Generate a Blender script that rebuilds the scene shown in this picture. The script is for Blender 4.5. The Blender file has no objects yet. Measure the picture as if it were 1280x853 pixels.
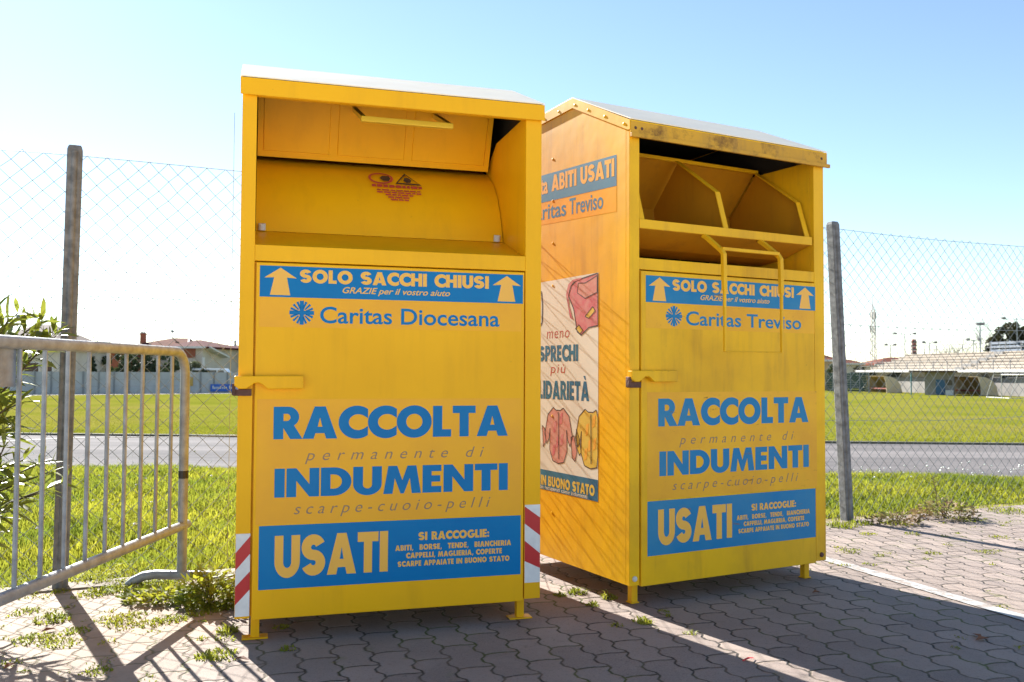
import bpy, bmesh, math, random
import numpy as np
from mathutils import Vector, Matrix

random.seed(7)
rng = np.random.default_rng(7)
S = bpy.context.scene
COL = S.collection
PI = math.pi

# ------------------------------------------------------------------ camera
CAM = Vector((0, 0, 0.95))
FPX, PITCH, ROLL = 1103.9, 0.036, 0.005
cp, sp, cr, sr = math.cos(PITCH), math.sin(PITCH), math.cos(ROLL), math.sin(ROLL)
FW = Vector((0, cp, sp))
RT0, UP0 = Vector((1, 0, 0)), Vector((0, -sp, cp))
RT = RT0 * cr + UP0 * sr
UP = UP0 * cr - RT0 * sr
cam = bpy.data.cameras.new('camera')
cam.sensor_width = 36
cam.lens = FPX / 1280 * 36
cam.clip_start, cam.clip_end = 0.05, 4000
cam.dof.use_dof = True
cam.dof.focus_distance = 3.5
cam.dof.aperture_fstop = 8
camo = bpy.data.objects.new('camera', cam)
camo.matrix_world = Matrix(((RT.x, UP.x, -FW.x, CAM.x), (RT.y, UP.y, -FW.y, CAM.y),
                            (RT.z, UP.z, -FW.z, CAM.z), (0, 0, 0, 1)))
COL.objects.link(camo)
S.camera = camo

# ------------------------------------------------------------------ light
SUN_EL, SUN_AZ = math.radians(29.5), math.radians(-33.8)
w = bpy.data.worlds.new("World")
S.world = w
w.use_nodes = True
nt = w.node_tree
sky = nt.nodes.new('ShaderNodeTexSky')
sky.sky_type = 'NISHITA'
sky.sun_disc = False
sky.sun_elevation = SUN_EL
sky.sun_rotation = SUN_AZ
sky.air_density = 0.9
sky.dust_density = 0.05
sky.ozone_density = 1.1
nt.links.new(sky.outputs[0], nt.nodes['Background'].inputs[0])
nt.nodes['Background'].inputs[1].default_value = 0.07
sl = bpy.data.lights.new('sun', 'SUN')
sl.energy = 5.0
sl.angle = math.radians(0.4)
sl.color = (1.0, 0.97, 0.91)
so = bpy.data.objects.new('sun', sl)
to_sun = Vector((math.sin(SUN_AZ) * math.cos(SUN_EL), math.cos(SUN_AZ) * math.cos(SUN_EL), math.sin(SUN_EL)))
so.rotation_euler = to_sun.to_track_quat('Z', 'Y').to_euler()
so.location = (-20, 30, 30)
COL.objects.link(so)
S.view_settings.view_transform = 'Standard'
S.view_settings.look = 'None'
S.view_settings.exposure = 1.72
S.view_settings.gamma = 1
S.view_settings.use_curve_mapping = False
S.cycles.use_denoising = True
S.cycles.max_bounces = 8
S.cycles.sample_clamp_indirect = 6

# ------------------------------------------------------------------ helpers
def ray(px, py):
    return FW + RT * ((px - 640) / FPX) - UP * ((py - 426.5) / FPX)

def at(px, py, y):
    d = ray(px, py)
    return CAM + d * (y / d.y)

def gz(px, py, z=0.0):
    d = ray(px, py)
    return CAM + d * ((z - CAM.z) / d.z)

def srgb(r, g, b):
    f = lambda c: (c / 255 / 12.92) if c <= 10 else ((c / 255 + 0.055) / 1.055) ** 2.4
    return (f(r), f(g), f(b))

class NT:
    def __init__(s, m):
        s.t = m.node_tree
        s.b = s.t.nodes['Principled BSDF']
        s.out = s.t.nodes['Material Output']
    def n(s, kind, **kw):
        x = s.t.nodes.new('ShaderNode' + kind)
        for k, v in kw.items():
            setattr(x, k, v)
        return x
    def l(s, a, b):
        s.t.links.new(a, b)
    def val(s, x, i, v):
        if isinstance(v, (int, float)):
            x.inputs[i].default_value = v
        else:
            s.l(v, x.inputs[i])
    def math(s, op, a, b=0.0, c=0.0):
        x = s.n('Math', operation=op)
        s.val(x, 0, a); s.val(x, 1, b); s.val(x, 2, c)
        return x.outputs[0]
    def noise(s, co, scale, detail=4, rough=0.55):
        x = s.n('TexNoise')
        s.l(co, x.inputs['Vector'])
        x.inputs['Scale'].default_value = scale
        x.inputs['Detail'].default_value = detail
        x.inputs['Roughness'].default_value = rough
        return x.outputs[0]
    def ramp(s, f, lo, hi):
        x = s.n('MapRange')
        s.l(f, x.inputs[0])
        x.inputs[1].default_value = lo
        x.inputs[2].default_value = hi
        return x.outputs[0]
    def mix(s, f, a, b):
        x = s.n('Mix', data_type='RGBA')
        s.val(x, 0, f)
        for i, v in ((6, a), (7, b)):
            if isinstance(v, tuple):
                x.inputs[i].default_value = (*v[:3], 1)
            else:
                s.l(v, x.inputs[i])
        return x.outputs[2]
    def bump(s, h, strength, dist):
        x = s.n('Bump')
        x.inputs['Strength'].default_value = strength
        x.inputs['Distance'].default_value = dist
        s.l(h, x.inputs['Height'])
        s.l(x.outputs[0], s.b.inputs['Normal'])
    def obj(s):
        return s.n('TexCoord').outputs['Object']
    def pos(s):
        return s.n('NewGeometry').outputs['Position']

def mat(name, c, rough=0.6, c2=None, scale=8, lo=0.35, hi=0.65, bump=0, bscale=None, bdist=0.01, metal=0, spec=0.5, transl=0, world=False):
    m = bpy.data.materials.new(name)
    m.use_nodes = True
    N = NT(m)
    b = N.b
    b.inputs['Base Color'].default_value = (*c, 1)
    b.inputs['Roughness'].default_value = rough
    b.inputs['Metallic'].default_value = metal
    b.inputs['Specular IOR Level'].default_value = spec
    co = N.pos() if world else N.obj()
    if c2:
        f = N.ramp(N.noise(co, scale), lo, hi)
        col = N.mix(f, c, c2)
        N.l(col, b.inputs['Base Color'])
    if bump:
        N.bump(N.noise(co, bscale or scale * 4, 5), bump, bdist)
    if transl:
        tr = N.n('BsdfTranslucent')
        if c2:
            N.l(col, tr.inputs[0])
        else:
            tr.inputs[0].default_value = (*c, 1)
        mx = N.n('MixShader')
        mx.inputs[0].default_value = transl
        N.l(b.outputs[0], mx.inputs[1])
        N.l(tr.outputs[0], mx.inputs[2])
        N.l(mx.outputs[0], N.out.inputs[0])
    return m

class MB:
    """collects verts / faces with material slots; build() links ONE mesh object"""
    def __init__(s):
        s.v, s.f, s.m = [], [], []
    def add(s, vs, fs, mi=0):
        o = len(s.v)
        s.v += [tuple(p) for p in vs]
        s.f += [tuple(i + o for i in f) for f in fs]
        s.m += [mi] * len(fs)
        return s
    def box(s, a, b, mi=0):
        x0, y0, z0 = a
        x1, y1, z1 = b
        return s.add([(x0, y0, z0), (x1, y0, z0), (x1, y1, z0), (x0, y1, z0), (x0, y0, z1), (x1, y0, z1), (x1, y1, z1), (x0, y1, z1)],
                     [(0, 3, 2, 1), (4, 5, 6, 7), (0, 1, 5, 4), (1, 2, 6, 5), (2, 3, 7, 6), (3, 0, 4, 7)], mi)
    def prism(s, pts, axis, a, b, mi=0):
        """polygon pts (2D, other two axes in order) extruded along axis from a to b"""
        n = len(pts)
        def P(p, t):
            q = list(p)
            q.insert(axis, t)
            return tuple(q)
        vs = [P(p, a) for p in pts] + [P(p, b) for p in pts]
        fs = [tuple(range(n))[::-1], tuple(range(n, 2 * n))] + [(i, (i + 1) % n, n + (i + 1) % n, n + i) for i in range(n)]
        return s.add(vs, fs, mi)
    def tube(s, path, r, n=8, mi=0, closed=False, r2=None):
        path = [Vector(p) for p in path]
        k = len(path)
        rings = []
        up = None
        for i, p in enumerate(path):
            a = path[i - 1] if i else (path[-1] if closed else p)
            b = path[i + 1] if i < k - 1 else (path[0] if closed else p)
            d = (b - a).normalized()
            if up is None:
                up = Vector((0, 0, 1)) if abs(d.z) < 0.9 else Vector((1, 0, 0))
            u = d.cross(up).normalized()
            v = u.cross(d).normalized()
            up = v
            rr = r if r2 is None else r + (r2 - r) * i / (k - 1)
            rings.append([p + (u * math.cos(2 * PI * (j + 0.5) / n) + v * math.sin(2 * PI * (j + 0.5) / n)) * rr for j in range(n)])
        vs = [q for R in rings for q in R]
        fs = []
        for i in range(k if closed else k - 1):
            i2 = (i + 1) % k
            for j in range(n):
                fs.append((i * n + j, i * n + (j + 1) % n, i2 * n + (j + 1) % n, i2 * n + j))
        if not closed:
            fs.append(tuple(range(n))[::-1])
            fs.append(tuple((k - 1) * n + j for j in range(n)))
        return s.add(vs, fs, mi)
    def sheet(s, prof, u0, u1, t, mi=0):
        """profile of (d,z) points swept along u with thickness t (normal side)"""
        P = [Vector(p) for p in prof]
        off = []
        for i, p in enumerate(P):
            a = P[max(i - 1, 0)]
            b = P[min(i + 1, len(P) - 1)]
            d = (b - a).normalized()
            off.append(p + Vector((-d.y, d.x)) * t)
        poly = [tuple(p) for p in P] + [tuple(p) for p in off[::-1]]
        n = len(P)
        vs = [(u0, *p) for p in poly] + [(u1, *p) for p in poly]
        m = 2 * n
        fs = []
        for i in range(m):
            fs.append((i, (i + 1) % m, m + (i + 1) % m, m + i))
        for i in range(n - 1):
            fs.append((i + 1, i, m - 1 - i, m - 2 - i))
            fs.append((m + i, m + i + 1, m + m - 2 - i, m + m - 1 - i))
        return s.add(vs, fs, mi)
    def map(s, fn):
        s.v = [tuple(fn(Vector(p))) for p in s.v]
        return s
    def build(s, name, mats, parent=None, smooth=False, bevel=0, matrix=None):
        me = bpy.data.meshes.new(name)
        me.from_pydata(s.v, [], s.f)
        for m in (mats if isinstance(mats, (list, tuple)) else [mats]):
            me.materials.append(m)
        me.polygons.foreach_set('material_index', s.m)
        if smooth:
            me.polygons.foreach_set('use_smooth', [True] * len(me.polygons))
            try:
                me.set_sharp_from_angle(angle=math.radians(40))
            except Exception:
                pass
        bm = bmesh.new()
        bm.from_mesh(me)
        bmesh.ops.recalc_face_normals(bm, faces=bm.faces)
        bm.to_mesh(me)
        bm.free()
        me.update()
        o = bpy.data.objects.new(name, me)
        COL.objects.link(o)
        if parent:
            o.parent = parent
        if bevel:
            b = o.modifiers.new('bevel', 'BEVEL')
            b.width = bevel
            b.segments = 2
            b.limit_method = 'ANGLE'
        return o

def raw(name, V, F, mats, parent=None, mi=None):
    """fast mesh from numpy quads or tris"""
    me = bpy.data.meshes.new(name)
    k = F.shape[1]
    me.vertices.add(len(V))
    me.vertices.foreach_set('co', V.astype(np.float32).ravel())
    me.loops.add(F.size)
    me.loops.foreach_set('vertex_index', F.astype(np.int32).ravel())
    me.polygons.add(len(F))
    me.polygons.foreach_set('loop_start', np.arange(0, F.size, k, dtype=np.int32))
    for m in (mats if isinstance(mats, (list, tuple)) else [mats]):
        me.materials.append(m)
    if mi is not None:
        me.polygons.foreach_set('material_index', mi.astype(np.int32))
    me.update(calc_edges=True)
    me.validate()
    o = bpy.data.objects.new(name, me)
    COL.objects.link(o)
    if parent:
        o.parent = parent
    return o

def tag(o, label=None, cat=None, group=None, kind=None):
    if label: o['label'] = label
    if cat: o['category'] = cat
    if group: o['group'] = group
    if kind: o['kind'] = kind
    return o

def thing(name, label, cat, loc=(0, 0, 0), rz=0, group=None):
    o = bpy.data.objects.new(name, None)
    o.empty_display_size = 0.2
    o.location = loc
    o.rotation_euler = (0, 0, rz)
    COL.objects.link(o)
    return tag(o, label, cat, group)

def sub(mb, name, mats, root, **kw):
    """build a mesh given in WORLD coordinates as a child of root (root has no scale)"""
    inv = (Matrix.Translation(root.location) @ Matrix.Rotation(root.rotation_euler.z, 4, 'Z')).inverted()
    mb.map(lambda p: inv @ p)
    return mb.build(name, mats, root, **kw)

# ------------------------------------------------------------------ lettering
def arc(cx, cy, rx, ry, a0, a1, n=14):
    return [(cx + rx * math.cos(math.radians(a0 + (a1 - a0) * i / n)), cy + ry * math.sin(math.radians(a0 + (a1 - a0) * i / n))) for i in range(n + 1)]

def s_glyph():
    t, rc, sx = 0.25, 0.1875, 1.25
    c = arc(0, 0.6875, rc, rc, 20, 270, 16) + arc(0, 0.3125, rc, rc, 90, -160, 16)[1:]
    L, R = [], []
    for i, p in enumerate(c):
        a, b = c[max(i - 1, 0)], c[min(i + 1, len(c) - 1)]
        dx, dy = b[0] - a[0], b[1] - a[1]
        l = math.hypot(dx, dy)
        nx, ny = -dy / l * t / 2, dx / l * t / 2
        L.append(((p[0] + nx) * sx + 0.39, p[1] + ny))
        R.append(((p[0] - nx) * sx + 0.39, p[1] - ny))
    return 0.79, [L + R[::-1]]

def glyphs():
    G = {}
    tri = [(0, 0), (.33, 1), (.64, 1), (.97, 0), (.66, 0), (.61, .17), (.36, .17), (.31, 0)]
    hole = [(.42, .37), (.55, .37), (.485, .66)]
    G['A'] = .97, [tri, hole]
    G['\u00c0'] = .97, [tri, hole, [(.28, 1.28), (.52, 1.28), (.60, 1.07), (.46, 1.07)]]
    G['B'] = .70, [[(0, 0), (0, 1)] + arc(.38, .745, .255, .255, 90, -55, 10) + arc(.40, .285, .285, .285, 65, -90, 12),
                   [(.26, .60), (.26, .80)] + arc(.34, .70, .09, .10, 90, -90, 8), [(.26, .20), (.26, .40)] + arc(.36, .30, .10, .10, 90, -90, 8)]
    G['C'] = .80, [arc(.52, .5, .52, .52, 52, 308, 28) + [(.84, .38)] + arc(.56, .5, .27, .25, 320, 40, 20)[1:-1] + [(.84, .62)]]
    G['D'] = .86, [[(0, 0), (0, 1)] + arc(.36, .5, .5, .5, 90, -90, 20), [(.27, .25), (.27, .75)] + arc(.36, .5, .23, .25, 90, -90, 14)]
    G['E'] = .58, [[(0, 0), (0, 1), (.56, 1), (.56, .77), (.27, .77), (.27, .62), (.53, .62), (.53, .39), (.27, .39), (.27, .23), (.56, .23), (.56, 0)]]
    G['G'] = .98, [arc(.52, .5, .52, .52, 45, 350, 30) + [(1.03, .56), (.54, .56), (.54, .36), (.72, .36)] + arc(.53, .5, .25, .26, 318, 50, 20)]
    G['H'] = .80, [[(0, 0), (0, 1), (.27, 1), (.27, .63), (.53, .63), (.53, 1), (.80, 1), (.80, 0), (.53, 0), (.53, .39), (.27, .39), (.27, 0)]]
    G['I'] = .28, [[(0, 0), (0, 1), (.28, 1), (.28, 0)]]
    G['L'] = .56, [[(0, 0), (0, 1), (.28, 1), (.28, .24), (.55, .24), (.55, 0)]]
    G['M'] = 1.10, [[(0, 0), (.14, 1), (.40, 1), (.55, .48), (.70, 1), (.96, 1), (1.10, 0), (.83, 0), (.77, .55), (.60, 0), (.50, 0), (.33, .55), (.27, 0)]]
    G['N'] = .90, [[(0, 0), (0, 1), (.27, 1), (.63, .44), (.63, 1), (.90, 1), (.90, 0), (.63, 0), (.27, .56), (.27, 0)]]
    G['O'] = 1.04, [arc(.52, .5, .52, .52, 0, 360, 36)[:-1], arc(.52, .5, .24, .25, 0, 360, 28)[:-1]]
    G['P'] = .68, [[(0, 0), (0, 1)] + arc(.36, .67, .32, .33, 90, -90, 16) + [(.27, .34), (.27, 0)], [(.27, .56), (.27, .78)] + arc(.35, .67, .10, .11, 90, -90, 8)]
    G['R'] = .76, [[(0, 0), (0, 1)] + arc(.38, .68, .32, .32, 90, -55, 14) + [(.80, 0), (.46, 0), (.27, .34), (.27, 0)], [(.27, .56), (.27, .78)] + arc(.36, .67, .10, .11, 90, -90, 8)]
    G['S'] = s_glyph()
    G['T'] = .70, [[(.21, 0), (.21, .76), (0, .76), (0, 1), (.70, 1), (.70, .76), (.49, .76), (.49, 0)]]
    G['U'] = .82, [[(0, 1), (.28, 1), (.28, .40)] + arc(.41, .36, .13, .14, 180, 360, 12) + [(.54, .40), (.54, 1), (.82, 1), (.82, .40)] + arc(.41, .38, .41, .40, 0, -180, 20)]
    G[','] = .26, [[(.0, -.16), (.09, .22), (.27, .22), (.13, -.16)]]
    G[':'] = .26, [arc(.13, .14, .13, .13, 0, 360, 10)[:-1], arc(.13, .55, .13, .13, 0, 360, 10)[:-1]]
    return G
GL = glyphs()

def curve_mesh(cu):
    o = bpy.data.objects.new('tmp', cu)
    me = bpy.data.meshes.new_from_object(o)
    V = [(v.co.x, v.co.y) for v in me.vertices]
    F = [tuple(p.vertices) for p in me.polygons]
    bpy.data.objects.remove(o)
    bpy.data.meshes.remove(me)
    bpy.data.curves.remove(cu)
    return V, F

def heavy(txt, track=0.05, space=0.42):
    cu = bpy.data.curves.new('t', 'CURVE')
    cu.dimensions = '2D'
    cu.fill_mode = 'BOTH'
    x = 0
    for ch in txt:
        if ch == ' ':
            x += space
            continue
        a, loops = GL[ch]
        for lp in loops:
            s = cu.splines.new('POLY')
            s.points.add(len(lp) - 1)
            for i, p in enumerate(lp):
                s.points[i].co = (p[0] + x, p[1], 0, 1)
            s.use_cyclic_u = True
        x += a + track
    return curve_mesh(cu) + (1.0,)

def plain(txt, offset=0.0, shear=0.0, track=1.0):
    cu = bpy.data.curves.new('t', 'FONT')
    cu.body = txt
    cu.offset = offset
    cu.shear = shear
    cu.space_character = track
    cu.resolution_u = 4
    return curve_mesh(cu) + (0.70,)

def put(mb, tx, x0, x1, zb, cap, mi, place):
    """fit the text tx between x0 and x1, baseline zb, capital height cap; place(x,z)->3D"""
    V, F, ch = tx
    a = min(v[0] for v in V)
    b = max(v[0] for v in V)
    k = (x1 - x0) / (b - a)
    mb.add([place(x0 + (v[0] - a) * k, zb + v[1] * cap / ch) for v in V], F, mi)

def quad(mb, pts, mi, place):
    mb.add([place(*p) for p in pts], [tuple(range(len(pts)))], mi)

def rect(mb, x0, z0, x1, z1, mi, place):
    quad(mb, [(x0, z0), (x1, z0), (x1, z1), (x0, z1)], mi, place)

# ------------------------------------------------------------------ materials
def yellow_paint(name, base, dirt, amount, rough=0.38, rust=0.0, spec=0.2):
    m = bpy.data.materials.new(name)
    m.use_nodes = True
    N = NT(m)
    co = N.obj()
    n1 = N.noise(co, 2.2, 6, 0.6)
    mp = N.n('Mapping')
    mp.inputs['Scale'].default_value = (7, 7, 0.8)
    N.l(co, mp.inputs[0])
    n2 = N.noise(mp.outputs[0], 2.0, 5, 0.65)
    f = N.math('MULTIPLY', N.math('ADD', N.ramp(n1, 0.42, 0.75), N.ramp(n2, 0.5, 0.78)), amount)
    col = N.mix(f, base, dirt)
    # small scuffs and chips
    n3 = N.noise(co, 38, 3, 0.7)
    col = N.mix(N.math('MULTIPLY', N.ramp(n3, 0.70, 0.76), 0.35 * amount + rust * 0.5), col, (0.16, 0.07, 0.02))
    if rust:
        sep = N.n('SeparateXYZ')
        N.l(co, sep.inputs[0])
        n4 = N.noise(co, 9, 7, 0.7)
        col = N.mix(N.math('MULTIPLY', N.ramp(n4, 0.50, 0.66), rust), col, (0.12, 0.055, 0.02))
    N.l(col, N.b.inputs['Base Color'])
    N.b.inputs['Specular IOR Level'].default_value = spec
    rr = N.math('ADD', N.math('MULTIPLY', n1, 0.25), rough - 0.12)
    N.l(rr, N.b.inputs['Roughness'])
    N.bump(N.noise(co, 3.2, 3), 0.12, 0.025)
    return m

M = {}
YB = (0.93, 0.47, 0.005)
M['yellow'] = yellow_paint('yellow_paint', YB, (0.78, 0.38, 0.008), 0.5)
M['yellow_worn'] = yellow_paint('worn_yellow_paint', (0.90, 0.495, 0.010), (0.66, 0.34, 0.018), 0.8, 0.40, 0.05)
M['yellow_rust'] = yellow_paint('rusty_yellow_paint', (0.66, 0.35, 0.03), (0.40, 0.22, 0.05), 0.8, 0.5, 0.8)
M['yellow_bright'] = mat('bright_yellow_paint', (0.80, 0.56, 0.05), 0.35)
def sticker(name, c, c2, stain=0.0, rough=0.35, spec=0.2):
    m = bpy.data.materials.new(name)
    m.use_nodes = True
    N = NT(m)
    co = N.obj()
    col = N.mix(N.ramp(N.noise(co, 3.5, 5, 0.65), 0.38, 0.66), c, c2)
    col = N.mix(N.math('MULTIPLY', N.ramp(N.noise(co, 24, 6, 0.8), 0.62, 0.74), 0.10 + stain), col, (0.22, 0.10, 0.03))
    if stain:
        mp = N.n('Mapping')
        mp.inputs['Scale'].default_value = (1.0, 1.0, 4.0)
        N.l(co, mp.inputs[0])
        col = N.mix(N.math('MULTIPLY', N.ramp(N.noise(mp.outputs[0], 7, 7, 0.75), 0.63, 0.69), 0.75), col, (0.24, 0.10, 0.02))
    N.l(col, N.b.inputs['Base Color'])
    N.b.inputs['Roughness'].default_value = rough
    N.b.inputs['Specular IOR Level'].default_value = spec
    N.bump(N.noise(co, 9, 3), 0.08, 0.01)
    return m
M['film'] = sticker('sticker_film_ochre', (0.92, 0.445, 0.024), (0.86, 0.40, 0.030))
M['film_worn'] = sticker('worn_sticker_film_ochre', (0.90, 0.465, 0.022), (0.80, 0.38, 0.028), 0.45)
M['blue'] = sticker('sticker_blue', (0.002, 0.165, 0.42), (0.004, 0.19, 0.44), 0, 0.3, 0.15)
M['blue_faded'] = sticker('sticker_faded_blue', (0.012, 0.20, 0.44), (0.04, 0.23, 0.42), 0.2, 0.35, 0.15)
M['letter'] = mat('sticker_letter_ochre', (0.90, 0.47, 0.075), 0.35, spec=.3)
M['greyink'] = mat('sticker_grey_ink', (0.27, 0.17, 0.10), 0.4)
M['teal'] = mat('poster_teal', (0.012, 0.14, 0.27), 0.4, (0.02, 0.17, 0.29), 6)
M['cream'] = mat('poster_cream', (0.80, 0.79, 0.68), 0.45, (0.72, 0.70, 0.60), 4)
M['pink'] = mat('poster_pink', (0.62, 0.13, 0.16), 0.45, (0.62, 0.25, 0.24), 30)
M['pinkpale'] = mat('poster_pale_pink', (0.62, 0.23, 0.19), 0.45, (0.66, 0.36, 0.28), 30)
M['posteryellow'] = mat('poster_yellow', (0.74, 0.55, 0.08), 0.45, (0.70, 0.48, 0.06), 30)
M['inkblack'] = mat('poster_black_ink', (0.05, 0.03, 0.03), 0.5)
M['inkred'] = mat('sticker_red_ink', (0.52, 0.06, 0.05), 0.45)
M['white'] = mat('reflective_white', (0.80, 0.78, 0.76), 0.4, (0.68, 0.66, 0.65), 20)
M['yellow_roof'] = yellow_paint('faded_glare_white_roof', (0.92, 0.78, 0.56), (0.90, 0.80, 0.66), 0.5, 0.42, spec=0.5)  # faded paint, with the white sky glare also put into the colour
M['yellow_shaded'] = yellow_paint('shaded_inner_yellow_paint', (0.56, 0.25, 0.012), (0.38, 0.16, 0.015), 0.6, 0.5)  # darkened yellow: shade of the deep hatch put into the colour
M['red'] = mat('reflective_red', (0.52, 0.015, 0.02), 0.35)
M['rust'] = mat('rusty_steel', (0.14, 0.055, 0.04), 0.7, (0.07, 0.03, 0.02), 30, bump=0.3)
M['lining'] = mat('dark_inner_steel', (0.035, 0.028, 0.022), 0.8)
M['rubber'] = mat('white_rubber', (0.6, 0.6, 0.58), 0.6)
M['galv'] = mat('galvanised_steel', (0.31, 0.335, 0.37), 0.5, (0.21, 0.22, 0.24), 22, metal=0.15, bump=0.15, bscale=60)
M['wire'] = mat('fence_wire', (0.21, 0.235, 0.24), 0.5, metal=0.2)
M['postgrey'] = mat('weathered_concrete_post', (0.22, 0.225, 0.235), 0.85, (0.12, 0.123, 0.13), 25, bump=0.5, bscale=90, bdist=0.004)
M['tape'] = mat('black_tape', (0.012, 0.012, 0.014), 0.4)
M['concrete'] = mat('pale_concrete', (0.46, 0.41, 0.35), 0.85, (0.36, 0.32, 0.27), 2, bump=0.2)
M['leaf'] = mat('oleander_leaf', (0.24, 0.26, 0.035), 0.35, (0.12, 0.16, 0.025), 14, transl=0.5)
M['bark'] = mat('bark', (0.10, 0.07, 0.05), 0.9, (0.06, 0.045, 0.03), 12)
M['grass'] = mat('grass_blades', (0.34, 0.335, 0.034), 0.7, (0.16, 0.205, 0.024), 1.6, 0.36, 0.64, transl=0.55, world=True, spec=0.15)
M['turf'] = mat('turf_blades', (0.26, 0.25, 0.018), 0.8, (0.19, 0.20, 0.016), 1.6, 0.36, 0.64, transl=0.4, world=True, spec=0.05)
M['weed'] = mat('weed_leaves', (0.33, 0.33, 0.03), 0.6, (0.19, 0.23, 0.02), 5, transl=0.5, world=True)
M['weeddry'] = mat('dry_weed_leaves', (0.30, 0.17, 0.09), 0.7, (0.18, 0.19, 0.05), 9, transl=0.3, world=True)
M['flower'] = mat('white_flower', (0.75, 0.75, 0.68), 0.7)

# ------------------------------------------------------------------ ground
FA, FB = Vector((-1.969, 3.895, 0)), Vector((2.19, 5.806, 0))
FD = (FB - FA).normalized()                      # along the fence
FN = Vector((-FD.y, FD.x, 0))                     # away from the camera
SL = 0.07
VK = [-2000, 8.4, 11.3, 19.05, 40, 4000]
VZ = [-0.03, -0.03, -0.40, -0.50, -0.75, -0.75]
def gh(x, y):
    return float(np.interp(y + SL * x, VK, VZ))

def ground_material():
    m = bpy.data.materials.new('lawn_soil')
    m.use_nodes = True
    N = NT(m)
    p = N.pos()
    big = N.noise(p, 0.35, 5)
    fine = N.noise(p, 9, 6, 0.7)
    g = N.mix(N.ramp(big, 0.35, 0.65), (0.150, 0.160, 0.018), (0.215, 0.205, 0.030))
    g = N.mix(N.math('MULTIPLY', N.ramp(N.noise(p, 0.09, 5, 0.6), 0.48, 0.66), 0.7), g, (0.235, 0.190, 0.055))
    g = N.mix(N.math('MULTIPLY', N.ramp(fine, 0.40, 0.70), 0.6), g, (0.095, 0.105, 0.015))
    # bare soil along the fence
    sx = N.n('SeparateXYZ')
    N.l(p, sx.inputs[0])
    nd = N.math('ADD', N.math('MULTIPLY', sx.outputs[0], FN.x), N.math('MULTIPLY', sx.outputs[1], FN.y))
    nd = N.math('SUBTRACT', nd, FA.dot(FN))
    nd = N.math('ADD', nd, N.math('MULTIPLY', N.math('SUBTRACT', N.noise(p, 2.5, 4), 0.5), 0.9))
    soil = N.mix(fine, (0.27, 0.20, 0.14), (0.40, 0.33, 0.26))
    g = N.mix(N.ramp(nd, 0.05, 0.45), soil, g)
    N.l(g, N.b.inputs['Base Color'])
    N.b.inputs['Roughness'].default_value = 0.95
    N.b.inputs['Specular IOR Level'].default_value = 0.0
    N.bump(fine, 0.5, 0.03)
    return m

def build_ground():
    xs = [-700, -250, -100, -60, -40, -25, -12, -6, 0, 6, 12, 25, 40, 60, 100, 250, 700]
    vs_ = [-60, -8, 0, 4, 8.4, 11.3, 19.05, 25, 40, 60, 90, 150, 300, 900]
    V, F = [], []
    for v in vs_:
        for x in xs:
            xx = x
            yy = v - SL * max(-60, min(60, x))
            V.append((xx, yy, float(np.interp(v, VK, VZ))))
    n = len(xs)
    for i in range(len(vs_) - 1):
        for j in range(n - 1):
            F.append((i * n + j, i * n + j + 1, (i + 1) * n + j + 1, (i + 1) * n + j))
    tag(MB().add(V, F).build('ground', ground_material()), kind='structure')
build_ground()

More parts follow.
